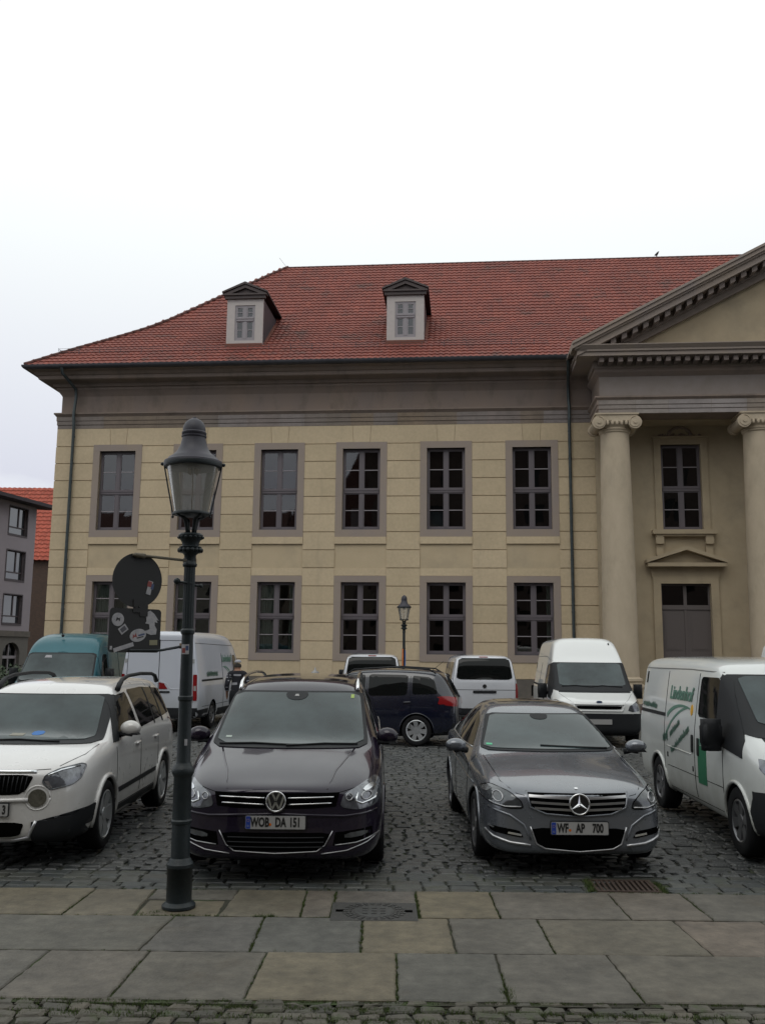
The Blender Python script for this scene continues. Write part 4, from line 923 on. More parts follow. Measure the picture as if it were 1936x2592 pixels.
VIEW = {'front': (lambda u, v: Vector((u, -9, v)), Vector((0, 1, 0))), 'rear': (lambda u, v: Vector((u, 19, v)), Vector((0, -1, 0))),
        'left': (lambda u, v: Vector((9, u, v)), Vector((-1, 0, 0))), 'right': (lambda u, v: Vector((-9, u, v)), Vector((1, 0, 0))),
        'top': (lambda u, v: Vector((u, v, 9)), Vector((0, 0, -1)))}
class Car:
    def __init__(s, name, label, cat, loc, rz, L, st, paintm, group=None, **k):
        s.L = L; s.root = empty(name, loc, rz, label, cat, group)
        me, s.bvh = cage_body(st, L, **k)
        # origin of the thing = middle of its footprint
        s.off = Vector((0, -L/2, 0)); me.transform(Matrix.Translation(s.off))
        s.body = obj('body', me, [paintm, MT['black']], s.root); s.paint = paintm
    def hit(s, view, u, v, off):
        f, d = VIEW[view]; h = s.bvh.ray_cast(f(u, v), d)
        if h[0] is None:
            q = s.bvh.find_nearest(f(u, v)+d*(9 if view != 'rear' else 14)); return q[0]+q[1]*off, q[1]
        n = h[1]
        if n.dot(d) > 0: n = -n
        return h[0]+n*off, n
    def patch(s, name, poly, view, m, off=.004, step=.05, parent=None, smooth=True, thick=.012, mirror=False, uvfn=None):
        if mirror:
            s.patch(name, poly, view, m, off, step, parent, smooth, thick)
            if view in ('left', 'right'): return s.patch(name, poly, 'right' if view == 'left' else 'left', m, off, step, parent, smooth, thick)
            return s.patch(name, [(-a, b) for a, b in poly], view, m, off, step, parent, smooth, thick)
        bm = bmesh.new(); vs = [bm.verts.new((a, b, 0)) for a, b in poly]; f = bm.faces.new(vs)
        bmesh.ops.triangulate(bm, faces=[f], ngon_method='EAR_CLIP')
        us = [a for a, b in poly]; ws = [b for a, b in poly]
        for ax, lo, hi in ((0, min(us), max(us)), (1, min(ws), max(ws))):
            k = math.floor(lo/step)+1
            while k*step < hi:
                co = (k*step, 0, 0) if ax == 0 else (0, k*step, 0); no = (1, 0, 0) if ax == 0 else (0, 1, 0)
                bmesh.ops.bisect_plane(bm, geom=bm.verts[:]+bm.edges[:]+bm.faces[:], plane_co=co, plane_no=no, dist=1e-5); k += 1
        bmesh.ops.remove_doubles(bm, verts=bm.verts, dist=1e-4)
        nrm = {}
        for v in bm.verts:
            p, n = s.hit(view, v.co.x, v.co.y, off); v.co = p+s.off; nrm[v] = n
        be = [e for e in bm.edges if len(e.link_faces) == 1]
        r = bmesh.ops.extrude_edge_only(bm, edges=be); nv = [g_ for g_ in r['geom'] if isinstance(g_, bmesh.types.BMVert)]
        pos = {tuple(round(c, 5) for c in v.co): n for v, n in nrm.items()}
        for v in nv:
            n = pos.get(tuple(round(c, 5) for c in v.co))
            if n is not None: v.co -= n*(off+thick)
        for e in be: e.smooth = False
        bmesh.ops.recalc_face_normals(bm, faces=bm.faces)
        # make sure the face looks outwards
        d = VIEW[view][1]; big = max(bm.faces, key=lambda f_: f_.calc_area())
        if big.normal.dot(d) > 0: bmesh.ops.reverse_faces(bm, faces=bm.faces)
        return obj(name, bm, m, parent or s.root, smooth=smooth)
    def strip(s, name, pts, view, m, r=.006, off=.0, parent=None, step=.05, flat=None, mirror=False, closed=False, n=6):
        if mirror:
            s.strip(name, pts, view, m, r, off, parent, step, flat, False, closed, n)
            if view in ('left', 'right'): return s.strip(name, pts, 'right' if view == 'left' else 'left', m, r, off, parent, step, flat, False, closed, n)
            return s.strip(name, [(-a, b) for a, b in pts], view, m, r, off, parent, step, flat, False, closed, n)
        P = list(pts)+([pts[0]] if closed else []); Q = []
        for a, b in zip(P, P[1:]):
            k = max(1, int(math.hypot(b[0]-a[0], b[1]-a[1])/step))
            Q += [(a[0]+(b[0]-a[0])*i/k, a[1]+(b[1]-a[1])*i/k) for i in range(k)]
        Q.append(P[-1]); W = [s.hit(view, u, v, off)[0]+s.off for u, v in Q]
        bm = bmesh.new(); tube(bm, W, r, n); return obj(name, bm, m, parent or s.root, smooth=True)
    def seam(s, pts, view, mirror=False, r=.0032): return s.strip('panel_gap', pts, view, MT['black'], r, .0005, parent=s.body, mirror=mirror, n=4)
    def wheels(s, ys, wx, wr, rimm, rr, spokes=5, style='spoke', side=(1, -1), tw=.21, steer=0):
        for i, wy in enumerate(ys):
            for sd in side:
                bm = bmesh.new(); n = 40
                prof = [(rr, -.03), (rr+.01, 0), (rr+.03, .0), (wr-.035, .008), (wr-.012, -.008), (wr, -.035), (wr, -tw+.035), (wr-.03, -tw), (rr, -tw)]
                rg = [[bm.verts.new((x*1.0, r_*math.cos(2*math.pi*k/n), r_*math.sin(2*math.pi*k/n))) for k in range(n)] for r_, x in prof]
                for A, C in zip(rg, rg[1:]):
                    for k in range(n): bm.faces.new((A[k], A[(k+1) % n], C[(k+1) % n], C[k]))
                bmesh.ops.recalc_face_normals(bm, faces=bm.faces)
                W = obj('wheel', bm, MT['tyre'], s.root, smooth=True); W.location = (sd*wx, wy+s.off.y, wr); 
                if sd < 0: W.rotation_euler = (0, 0, math.pi)
                bm = bmesh.new()
                def ring(r0, x0, r1, x1):
                    A = [bm.verts.new((x0, r0*math.cos(2*math.pi*k/n), r0*math.sin(2*math.pi*k/n))) for k in range(n)]; C = [bm.verts.new((x1, r1*math.cos(2*math.pi*k/n), r1*math.sin(2*math.pi*k/n))) for k in range(n)]
                    for k in range(n): bm.faces.new((A[k], A[(k+1) % n], C[(k+1) % n], C[k]))
                ring(rr+.006, -.004, rr-.008, .002); ring(rr-.008, .002, rr-.022, -.012); ring(rr-.022, -.012, rr-.03, -.09)
                for k in range(spokes):
                    a = 2*math.pi*k/spokes+.2+i*.5+sd
                    wi, wo = (.035, .055) if style == 'spoke' else (.05, .085)
                    for da in ((0,) if style != 'twin' else (-.17, .17)):
                        c_, s_ = math.cos(a+da), math.sin(a+da); q = .6 if style == 'twin' else 1
                        def pt(r_, t_, x_): return bm.verts.new((x_, r_*c_-t_*s_, r_*s_+t_*c_))
                        A = [pt(.05, -wi*q, -.02), pt(.05, wi*q, -.02), pt(rr-.02, wo*q, -.006), pt(rr-.02, -wo*q, -.006)]; C = [pt(.05, -wi*q, -.05), pt(.05, wi*q, -.05), pt(rr-.02, wo*q, -.05), pt(rr-.02, -wo*q, -.05)]
                        bm.faces.new(A)
                        for p in range(4): bm.faces.new((A[p], A[(p+1) % 4], C[(p+1) % 4], C[p]))
                P = [bm.verts.new((-.012, .065*math.cos(2*math.pi*k/20), .065*math.sin(2*math.pi*k/20))) for k in range(20)]; bm.faces.new(P); 
                P2 = [bm.verts.new((-.05, .07*math.cos(2*math.pi*k/20), .07*math.sin(2*math.pi*k/20))) for k in range(20)]
                for k in range(20): bm.faces.new((P[k], P[(k+1) % 20], P2[(k+1) % 20], P2[k]))
                bmesh.ops.recalc_face_normals(bm, faces=bm.faces); obj('rim', bm, rimm, W, angle=R(40))
                bm = bmesh.new(); P = [bm.verts.new((-.1, (rr-.01)*math.cos(2*math.pi*k/20), (rr-.01)*math.sin(2*math.pi*k/20))) for k in range(20)]; bm.faces.new(P); obj('brake_shadow_plate', bm, mat('brakeshade', (.02, .018, .016), .7) if 'brakeshade' not in MT else MT['brakeshade'], W)  # dark disc behind the spokes, shade inside the wheel put into its colour
    def mirrors(s, x, y, z, sz=(.12, .07, .085), capm=None, foot=(.1, -.03), side=(1, -1), boxy=False):
        for sd in side:
            bm = bmesh.new(); bmesh.ops.create_cube(bm, size=2) if boxy else bmesh.ops.create_icosphere(bm, subdivisions=3, radius=1)
            if boxy: bmesh.ops.bevel(bm, geom=bm.edges[:], offset=.45, segments=3)
            for v in bm.verts:
                c = v.co; 
                if not boxy: c.z = max(c.z, -.75); c.y = min(c.y, .35)
                v.co = Vector((c.x*sz[0], c.y*sz[1], c.z*sz[2]))
            m_ = obj('mirror', bm, capm or s.paint, s.root, smooth=True); m_.location = (sd*x, y+s.off.y, z); m_.rotation_euler = (0, 0, -sd*R(8))
            bm = bmesh.new(); tube(bm, [(-sd*foot[0]-sd*.03, .02, foot[1]-.05), (-sd*foot[0]*.5, .0, foot[1]-.035), (sd*.02, 0, -sz[2]*.7)], [.035, .028, .03], 8); obj('mirror_foot', bm, MT['blackp'], m_, smooth=True)
            bm = bmesh.new(); prism(bm, [(-sz[0]*.9, -sz[2]*.8), (sz[0]*.95, -sz[2]*.8), (sz[0]*.8, -sz[2]*.55), (-sz[0]*.8, -sz[2]*.55)], -sz[1]*.75, sz[1]*.35); obj('mirror_underside', bm, MT['blackp'], m_)
    def plate(s, x, z, text, y, w=.52, h=.11, tilt=0, view='front', show=True, seal=None, fs=.108, sx=.62):
        sg = 1 if view == 'front' else -1
        bm = bmesh.new(); prism(bm, rrect(-w/2, w/2, -h/2, h/2, .01), -.006, .006); P = obj('number_plate', bm, MT['plate'], s.root)
        P.location = (x, y+s.off.y, z); P.rotation_euler = (tilt, 0, 0 if sg > 0 else math.pi)
        bm = bmesh.new(); prism(bm, rrect(-w/2-.008, w/2+.008, -h/2-.008, h/2+.008, .014), -.001, .012); obj('plate_holder', bm, MT['blackp'], P)
        bm = bmesh.new(); prism(bm, rrect(-w/2+.003, -w/2+.043, -h/2+.003, h/2-.003, .006), -.0075, -.005); obj('eu_band', bm, MT['eu'], P)
        mt = Matrix.Rotation(R(90), 4, 'X')
        if text:
            for (tx, s_, dx) in text:
                textmesh('plate_text', s_, fs, MT['ink'], P, Matrix.Translation((dx, -.0075, -.001)) @ mt, .001, sx=sx, bold=.004)
            if seal is not None:
                bm = bmesh.new(); prism(bm, [(seal+.012*math.cos(2*math.pi*k/14), -.016+.012*math.sin(2*math.pi*k/14)) for k in range(14)], -.0078, -.006); obj('plate_seal', bm, MT['orange'], P)
            textmesh('plate_text', 'D', .022, MT['plate'], P, Matrix.Translation((-w/2+.023, -.009, -.03)) @ mt, .0005)
            bm = bmesh.new(); ring_ = [(.011*math.cos(2*math.pi*k/12), .011*math.sin(2*math.pi*k/12)) for k in range(12)]
            for a, b in ring_: prism(bm, [(-w/2+.023+a-.0018, .018+b-.0018), (-w/2+.023+a+.0018, .018+b-.0018), (-w/2+.023+a, .018+b+.002)], -.0085, -.007)
            obj('star_ring', bm, MT['yellow'], P)
        return P
    def wiper(s, pts, name='wiper'):
        return s.strip(name, pts, 'front', MT['blackp'], .009, .018, step=.08)
MT['brakeshade'] = mat('brake disc', (.02, .018, .016), .7)
def smoothpoly(P, n=3, k=.25):
    for _ in range(n):
        Q = []
        for i in range(len(P)):
            a, b = P[i], P[(i+1) % len(P)]
            Q += [(a[0]+(b[0]-a[0])*k, a[1]+(b[1]-a[1])*k), (a[0]+(b[0]-a[0])*(1-k), a[1]+(b[1]-a[1])*(1-k))]
        P = Q
    return P
def sh(P, d=0, e=0): return [(a+d, b+e) for a, b in P]
def arch_lip(c, ys, wr, wx, m, rr=.012, off=.006, a0=-8, a1=188, name='wheel_arch', extra=.045):
    for y in ys:
        for v in ('left', 'right'):
            P = [(y+(wr+extra)*math.cos(R(a)), wr-.005+(wr+extra)*math.sin(R(a))) for a in np.linspace(a0, a1, 26)]
            c.strip(name, P, v, m, rr, off, step=.2)

# ---------------------------------------------------------------- dark minivan in the middle
def build_minivan():
    pm = paint('dark violet grey metallic', (.014, .010, .020), .15, .2)
    pm.node_tree.nodes['Principled BSDF'].inputs['Coat Weight'].default_value = .75; pm.node_tree.nodes['Principled BSDF'].inputs['Specular IOR Level'].default_value = .12
    L = 4.85
    st = [ # y, zb, w, belt, wbelt, w5, z5, w6, z6, crown
        (0.00, .21, .70, .62, .70, .66, .74, .56, .80, .02),
        (.10, .18, .84, .66, .83, .78, .79, .62, .845, .02),
        (.38, .17, .935, .78, .90, .83, .88, .66, .93, .025),
        (.80, .17, .955, .90, .925, .85, .98, .70, 1.02, .03),
        (1.12, .17, .96, .98, .93, .84, 1.05, .74, 1.085, .03),
        (1.28, .17, .96, 1.01, .93, .815, 1.13, .735, 1.165, .04),
        (2.02, .17, .96, 1.05, .93, .73, 1.53, .64, 1.60, .05),
        (2.30, .17, .96, 1.05, .93, .715, 1.60, .60, 1.675, .04),
        (3.2, .17, .96, 1.06, .93, .70, 1.64, .58, 1.72, .03),
        (4.3, .20, .955, 1.08, .92, .68, 1.60, .56, 1.69, .03),
        (4.62, .22, .93, 1.08, .88, .66, 1.50, .54, 1.62, .03),
        (4.80, .25, .88, 1.0, .84, .72, 1.15, .62, 1.20, .0),
        (4.85, .28, .82, .95, .80, .74, 1.05, .62, 1.10, .0)]
    c = Car('minivan', 'dark violet-grey family van facing the camera right beside the near lamp', 'car', (-.915, 8.40+L/2, 0), R(.2), L, st, pm,
            bowf=.10, bowr=.04, creases=[(None, 4, .35)], wheels=((.93, .95), (3.85, .95)), wr=.345)
    # windscreen
    WS = [(-.75, 1.085), (.75, 1.085), (.675, 1.55), (-.675, 1.55)]
    WSo = [(-.79, 1.06), (.79, 1.06), (.71, 1.572), (-.71, 1.572)]
    c.patch('windscreen_surround', smoothpoly(WSo, 3, .06), 'front', MT['blackp'], .008, .03)
    w_ = c.patch('windscreen', smoothpoly(WS, 3, .07), 'front', MT['wind'], .014, .03)
    c.patch('sensor_patch', smoothpoly([(-.14, 1.56), (.14, 1.56), (.09, 1.475), (-.09, 1.475)], 2), 'front', MT['blackp'], .018, .03, parent=w_)
    c.patch('camera_window', [(-.025, 1.51), (.025, 1.51), (.015, 1.53), (-.015, 1.53)], 'front', MT['plate'], .021, parent=w_)
    c.patch('windscreen_sticker', [(-.66, 1.125), (-.60, 1.125), (-.60, 1.14), (-.66, 1.14)], 'front', mat('pale sticker', (.35, .4, .36), .6), .017, .03, parent=w_)
    c.patch('windscreen_sticker', [(.585, 1.495), (.62, 1.495), (.62, 1.53), (.585, 1.53)], 'front', mat('lime sticker', (.3, .4, .1), .6), .017, .03, parent=w_)
    c.wiper([(-.70, 1.075), (-.35, 1.085), (.05, 1.075)]); c.wiper([(-.02, 1.07), (.35, 1.085), (.68, 1.08)])
    # glass roof, rails
    c.patch('glass_roof', [(-.53, 2.3), (.53, 2.3), (.5, 4.2), (-.5, 4.2)], 'top', MT['gloss'], .004, .15)
    for s in (-1, 1):
        bm = bmesh.new(); ps = [(s*.655, y+c.off.y, z) for y, z in ((2.05, 1.585), (2.15, 1.66), (2.35, 1.715), (2.8, 1.745), (3.4, 1.755), (4.0, 1.735), (4.25, 1.70), (4.4, 1.655))]
        tube(bm, ps, [.02, .019, .016, .016, .016, .016, .018, .02], 8); obj('roof_rail', bm, MT['chrome'], c.root, smooth=True)
    # side glass
    SG = [(1.50, 1.11), (4.35, 1.15), (4.30, 1.50), (3.9, 1.57), (2.55, 1.58), (2.15, 1.50)]
    c.patch('side_window', smoothpoly(SG, 2, .08), 'left', MT['side'], .004, .1, mirror=True)
    for y in (2.55, 3.55): c.patch('window_pillar', [(y, 1.1), (y+.07, 1.1), (y+.07, 1.58), (y, 1.58)], 'left', MT['blackp'], .007, .1, mirror=True)
    c.strip('window_trim', [(1.50, 1.10), (4.35, 1.14)], 'left', MT['alu'], .008, .006, mirror=True, step=.15)
    for y in (1.45, 2.62, 3.75): c.seam([(y, .35), (y+.0, 1.08)], 'left', True)
    c.seam([(1.3, .33), (3.6, .33)], 'left', True)
    for y in (2.35, 3.4): c.strip('door_handle', [(y, .98), (y+.18, .99)], 'left', pm, .014, .014, mirror=True)
    # bonnet edges and creases
    c.seam([(.80, 1.03), (.845, .92), (.80, .84)], 'front', True); c.seam([(-.80, .83), (-.55, .775), (0, .765), (.55, .775), (.80, .83)], 'front')
    c.strip('bonnet_crease', [(.66, 1.06), (.50, .92), (.44, .80)], 'front', pm, .010, -.004, mirror=True, parent=c.body)
    # grille
    GR = [(-.55, .775), (.55, .775), (.52, .66), (.30, .645), (-.30, .645), (-.52, .66)]
    g_ = c.patch('grille', GR, 'front', MT['black'], .004)
    c.strip('grille_bar', [(-.50, .74), (-.1, .735)], 'front', MT['chrome'], .007, .010, parent=g_, mirror=True); c.strip('grille_bar', [(-.48, .69), (-.1, .68)], 'front', MT['chrome'], .007, .010, parent=g_, mirror=True)
    # badge: ring with V over W
    y0 = c.hit('front', 0, .705, 0)[0].y
    bd = empty('badge', (0, y0+c.off.y-.028, .708)); bd.parent = c.root
    bm = bmesh.new(); prism(bm, [(.088*math.cos(2*math.pi*k/32), .088*math.sin(2*math.pi*k/32)) for k in range(32)], .004, .03); obj('badge_disc', bm, MT['gloss'], bd)
    bm = bmesh.new(); tube(bm, [(.083*math.cos(2*math.pi*k/32), 0, .083*math.sin(2*math.pi*k/32)) for k in range(33)], .008, 6, False); obj('badge_ring', bm, MT['chrome'], bd, smooth=True)
    bm = bmesh.new()
    def stroke(P, t=.0085):
        for a, b in zip(P, P[1:]):
            d = Vector((b[0]-a[0], b[1]-a[1])).normalized(); n = Vector((-d.y, d.x))*t
            prism(bm, [(a[0]-n.x, a[1]-n.y), (b[0]-n.x, b[1]-n.y), (b[0]+n.x, b[1]+n.y), (a[0]+n.x, a[1]+n.y)], -.006, .006)
    stroke([(-.033, .073), (0, .010), (.033, .073)]); stroke([(-.068, .042), (-.033, -.068), (0, -.006), (.033, -.068), (.068, .042)])
    obj('badge_letters', recalc(bm), MT['chrome'], bd)
    # headlamps
    HLp = [(.555, .655), (.585, .76), (.72, .82), (.86, .875), (.91, .82), (.925, .69), (.86, .645), (.70, .625)]
    for s in (1, -1):
        hl = c.patch('headlight', [(s*a, b) for a, b in smoothpoly(HLp, 3, .16)], 'front', MT['lamp'], .004, .04)
        c.strip('running_light', [(s*.71, .76), (s*.69, .70), (s*.745, .675), (s*.86, .70), (s*.875, .73)], 'front', MT['bulb'], .010, .008, parent=hl)
        c.patch('reflector', smoothpoly([(s*.745, .79), (s*.84, .83), (s*.85, .79), (s*.78, .765)], 1), 'front', MT['bulb'], .009, parent=hl)
        c.strip('lamp_lens', [(s*(.785+.045*math.cos(a)), .735+.032*math.sin(a)) for a in np.linspace(0, 6.28, 14)], 'front', MT['alu'], .005, .008, parent=hl)
        c.strip('lamp_lens', [(s*(.635+.028*math.cos(a)), .735+.028*math.sin(a)) for a in np.linspace(0, 6.28, 12)], 'front', MT['alu'], .004, .008, parent=hl)
        c.patch('fog_light', smoothpoly([(s*.60, .385), (s*.80, .41), (s*.80, .45), (s*.60, .43)], 1), 'front', MT['lampd'], .006)
        c.strip('chrome_trim', [(s*.52, .335), (s*.70, .35), (s*.88, .395)], 'front', MT['alu'], .0045, .006)
        c.strip('lower_trim', [(s*.40, .262), (s*.62, .285), (s*.80, .345), (s*.9, .395)], 'front', MT['alu'], .005, .004)
        c.patch('fog_light_recess', [(s*.50, .33), (s*.84, .37), (s*.84, .47), (s*.52, .44)], 'front', MT['black'], .002)
    c.patch('lower_intake', smoothpoly([(-.50, .44), (.50, .44), (.40, .30), (.3, .285), (-.3, .285), (-.40, .30)], 1, .1), 'front', MT['black'], .004)
    c.strip('chrome_trim', [(-.495, .455), (-.43, .335), (-.36, .285), (0, .27), (.36, .285), (.43, .335), (.495, .455)], 'front', MT['alu'], .0045, .006)
    for z in (.32, .36, .40): c.strip('intake_bar', [(-.42, z), (.42, z)], 'front', MT['blackp'], .006, .006)
    c.strip('bumper_edge', [(-.88, .60), (-.6, .575), (0, .60), (.6, .575), (.88, .60)], 'front', pm, .014, -.004, parent=c.body)
    y0 = c.hit('front', 0, .54, 0)[0].y; y1_ = c.hit('front', .22, .54, 0)[0].y
    c.plate(0, .53, [(0, 'WOB', -.135), (0, 'DA', .045), (0, '151', .17)], min(y0, y1_)-.012, seal=-.045)
    c.wheels((.93, 3.85), .945, .345, MT['rim'], .235, 7, 'spoke'); arch_lip(c, (.93, 3.85), .345, .95, pm, .012, .0)
    c.mirrors(.985, 1.48, 1.14, (.115, .075, .085), foot=(.10, -.02))
    c.patch('tail_light', [(.62, .98), (.9, .98), (.9, 1.14), (.66, 1.14)], 'rear', MT['red'], .006, mirror=True)
    c.patch('rear_window', [(-.58, 1.16), (.58, 1.16), (.5, 1.52), (-.5, 1.52)], 'rear', MT['side'], .005)
    c.patch('tail_light', [(4.55, .95), (4.8, .95), (4.78, 1.12), (4.6, 1.12)], 'left', MT['red'], .006, mirror=True)
    return c
build_minivan()

# ---------------------------------------------------------------- grey saloon
def build_saloon():
    pm = paint('steel grey metallic', (.135, .145, .165), .5, .26)
    L = 4.59
    st = [
        (0.00, .19, .68, .56, .68, .64, .67, .55, .72, .02),
        (.09, .17, .80, .60, .79, .735, .73, .61, .775, .02),
        (.36, .16, .855, .68, .83, .775, .81, .63, .835, .03),
        (.80, .16, .87, .76, .84, .78, .87, .64, .90, .035),
        (1.20, .16, .89, .83, .86, .77, .93, .67, .955, .045),
        (1.38, .16, .89, .87, .86, .745, .995, .66, 1.025, .05),
        (2.10, .16, .89, .93, .865, .62, 1.29, .54, 1.35, .045),
        (2.42, .16, .89, .94, .865, .60, 1.36, .50, 1.425, .025),
        (2.95, .16, .89, .95, .865, .59, 1.37, .48, 1.445, .02),
        (3.45, .17, .89, .96, .86, .59, 1.31, .49, 1.39, .025),
        (3.95, .18, .885, .97, .85, .66, 1.09, .58, 1.13, .03),
        (4.12, .19, .88, .96, .84, .72, 1.01, .64, 1.05, .02),
        (4.45, .22, .85, .93, .80, .72, .98, .62, 1.02, .02),
        (4.59, .28, .78, .85, .75, .68, .94, .58, .98, .0)]
    c = Car('saloon_car', 'steel grey saloon facing the camera with a round star badge on its grille', 'car', (1.80, 8.80+L/2, 0), R(.6), L, st, pm,
            bowf=.11, bowr=.06, creases=[(None, 4, .5)], wheels=((.80, .875), (3.56, .885)), wr=.32)
    WSo = [(-.735, .985), (.735, .985), (.57, 1.325), (-.57, 1.325)]; WS = [(-.70, 1.0), (.70, 1.0), (.535, 1.31), (-.535, 1.31)]
    c.patch('windscreen_surround', smoothpoly(WSo, 3, .06), 'front', MT['blackp'], .008, .03)
    w_ = c.patch('windscreen', smoothpoly(WS, 3, .06), 'front', MT['wind'], .014, .03)
    c.patch('sensor_patch', smoothpoly([(-.11, 1.318), (.11, 1.318), (.08, 1.26), (-.08, 1.26)], 2), 'front', MT['blackp'], .018, .03, parent=w_)
    c.patch('windscreen_sticker', [(-.66, 1.02), (-.60, 1.02), (-.60, 1.035), (-.66, 1.035)], 'front', mat('green sticker', (.1, .45, .25), .6), .017, .03, parent=w_)
    c.wiper([(.62, 1.0), (.2, 1.015), (-.1, 1.025)])
    c.patch('glass_roof', [(-.38, 2.50), (.38, 2.50), (.38, 3.0), (-.38, 3.0)], 'top', MT['gloss'], .004, .15)
    SG = [(1.62, .99), (3.55, 1.03), (3.80, 1.09), (3.35, 1.27), (2.9, 1.33), (2.45, 1.32), (2.1, 1.24)]
    c.patch('side_window', smoothpoly(SG, 2, .06), 'left', MT['side'], .004, .08, mirror=True)
    c.patch('window_pillar', [(2.55, .98), (2.63, .98), (2.66, 1.34), (2.60, 1.34)], 'left', MT['blackp'], .007, .08, mirror=True)
    c.strip('window_trim', [(1.60, .985), (3.55, 1.02), (3.83, 1.09)], 'left', MT['alu'], .007, .005, mirror=True, step=.12)
    for y in (1.30, 2.60, 3.35): c.seam([(y, .3), (y, .93)], 'left', True)
    for y in (2.38, 3.42): c.strip('door_handle', [(y, .86), (y+.17, .87)], 'left', MT['alu'], .012, .012, mirror=True)
    c.strip('side_crease', [(.9, .70), (2.2, .76), (3.9, .83)], 'left', pm, .012, -.006, mirror=True, step=.2, parent=c.body)
    # bonnet
    c.seam([(.72, .945), (.67, .80), (.55, .72), (.485, .71)], 'front', True)
    g_ = c.patch('grille', [(-.455, .735), (.455, .735), (.43, .62), (.30, .565), (0, .545), (-.30, .565), (-.43, .62)], 'front', MT['black'], .004)
    for z, x in ((.705, .445), (.655, .43), (.605, .40)):
        for s in (-1, 1): c.patch('grille_slat', [(s*.07, z-.022), (s*x, z-.010), (s*x, z+.010), (s*.07, z-.002)], 'front', MT['alu'], .014, .04, parent=g_)
    c.strip('grille_surround', [(-.465, .745), (-.44, .61), (-.30, .555), (0, .535), (.30, .555), (.44, .61), (.465, .745)], 'front', pm, .010, .004, parent=g_)
    y0 = c.hit('front', 0, .65, 0)[0].y
    bd = empty('badge', (0, y0+c.off.y-.035, .648)); bd.parent = c.root
    bm = bmesh.new(); tube(bm, [(.09*math.cos(2*math.pi*k/32), 0, .09*math.sin(2*math.pi*k/32)) for k in range(33)], .0085, 6, False); obj('badge_ring', bm, MT['chrome'], bd, smooth=True)
    bm = bmesh.new(); prism(bm, [(.086*math.cos(2*math.pi*k/32), .086*math.sin(2*math.pi*k/32)) for k in range(32)], .006, .03); obj('badge_disc', bm, MT['gloss'], bd)
    bm = bmesh.new()
    for k in range(3):
        a = R(90+120*k); t = (.087*math.cos(a), .087*math.sin(a)); l = (.016*math.cos(a+R(60)), .016*math.sin(a+R(60))); r_ = (.016*math.cos(a-R(60)), .016*math.sin(a-R(60)))
        c0 = bm.verts.new((0, -.012, 0)); v1 = bm.verts.new((t[0], 0, t[1])); v2 = bm.verts.new((l[0], 0, l[1])); v3 = bm.verts.new((r_[0], 0, r_[1]))
        bm.faces.new((c0, v1, v2)); bm.faces.new((c0, v3, v1))
    obj('badge_star', recalc(bm), MT['chrome'], bd)
    c.patch('bonnet_emblem', [(.018*math.cos(a), .768+.006*math.sin(a)) for a in np.linspace(0, 5.9, 10)], 'front', MT['chrome'], .006, .02)
    HLp = [(.50, .60), (.52, .66), (.62, .735), (.76, .775), (.83, .73), (.845, .655), (.76, .615), (.62, .59)]
    for s in (1, -1):
        hl = c.patch('headlight', [(s*a, b) for a, b in smoothpoly(HLp, 3, .16)], 'front', MT['lampd'], .006, .03)
        c.strip('lamp_rim', [(s*a, b) for a, b in smoothpoly(HLp, 3, .16)], 'front', MT['black'], .005, .003, parent=hl, closed=True)
        c.strip('lamp_lens', [(s*(.715+.04*math.cos(a)), .685+.042*math.sin(a)) for a in np.linspace(0, 6.28, 16)], 'front', MT['alu'], .006, .008, parent=hl)
        c.patch('reflector', smoothpoly([(s*.745, .745), (s*.80, .75), (s*.825, .71), (s*.80, .70), (s*.77, .725)], 1), 'front', MT['bulb'], .009, parent=hl)
        c.strip('lamp_sill', [(s*.52, .61), (s*.66, .605), (s*.78, .632), (s*.84, .665)], 'front', MT['alu'], .006, .006, parent=hl)
        c.patch('bumper_vent', smoothpoly([(s*.50, .335), (s*.78, .375), (s*.80, .43), (s*.54, .40)], 1, .12), 'front', MT['black'], .005)
        c.patch('daytime_light', [(s*.52, .352), (s*.64, .368), (s*.635, .385), (s*.52, .37)], 'front', MT['bulb'], .010)
        c.patch('daytime_light', [(s*.755, .405), (s*.80, .415), (s*.80, .43), (s*.755, .42)], 'front', MT['bulb'], .010)
        c.strip('bumper_blade', [(s*.44, .275), (s*.62, .29), (s*.76, .33), (s*.82, .37)], 'front', MT['alu'], .014, .004)
        c.strip('bumper_crease', [(s*.80, .585), (s*.62, .53), (s*.50, .45), (s*.44, .32)], 'front', pm, .014, -.004, parent=c.body)
    c.patch('lower_intake', smoothpoly([(-.43, .43), (.43, .43), (.38, .29), (.30, .255), (0, .235), (-.30, .255), (-.38, .29)], 1, .1), 'front', MT['black'], .004)
    c.strip('intake_trim', [(-.44, .44), (-.39, .29), (-.31, .25), (0, .228), (.31, .25), (.39, .29), (.44, .44)], 'front', MT['alu'], .007, .006)
    y0 = c.hit('front', 0, .44, 0)[0].y
    c.plate(0, .435, [(0, 'WF', -.155), (0, 'AP', .005), (0, '700', .165)], y0-.014, seal=-.09)
    c.wheels((.80, 3.56), .865, .32, MT['rim'], .225, 5, 'twin'); arch_lip(c, (.80, 3.56), .32, .885, pm, .012, .0)
    c.mirrors(.985, 1.47, 1.02, (.115, .075, .072), foot=(.10, -.01))
    c.patch('tail_light', [(.5, .82), (.82, .82), (.80, .95), (.55, .97)], 'rear', MT['red'], .006, mirror=True)
    c.patch('rear_window', [(-.58, 1.14), (.58, 1.14), (.48, 1.33), (-.48, 1.33)], 'rear', MT['side'], .005)
    return c
build_saloon()

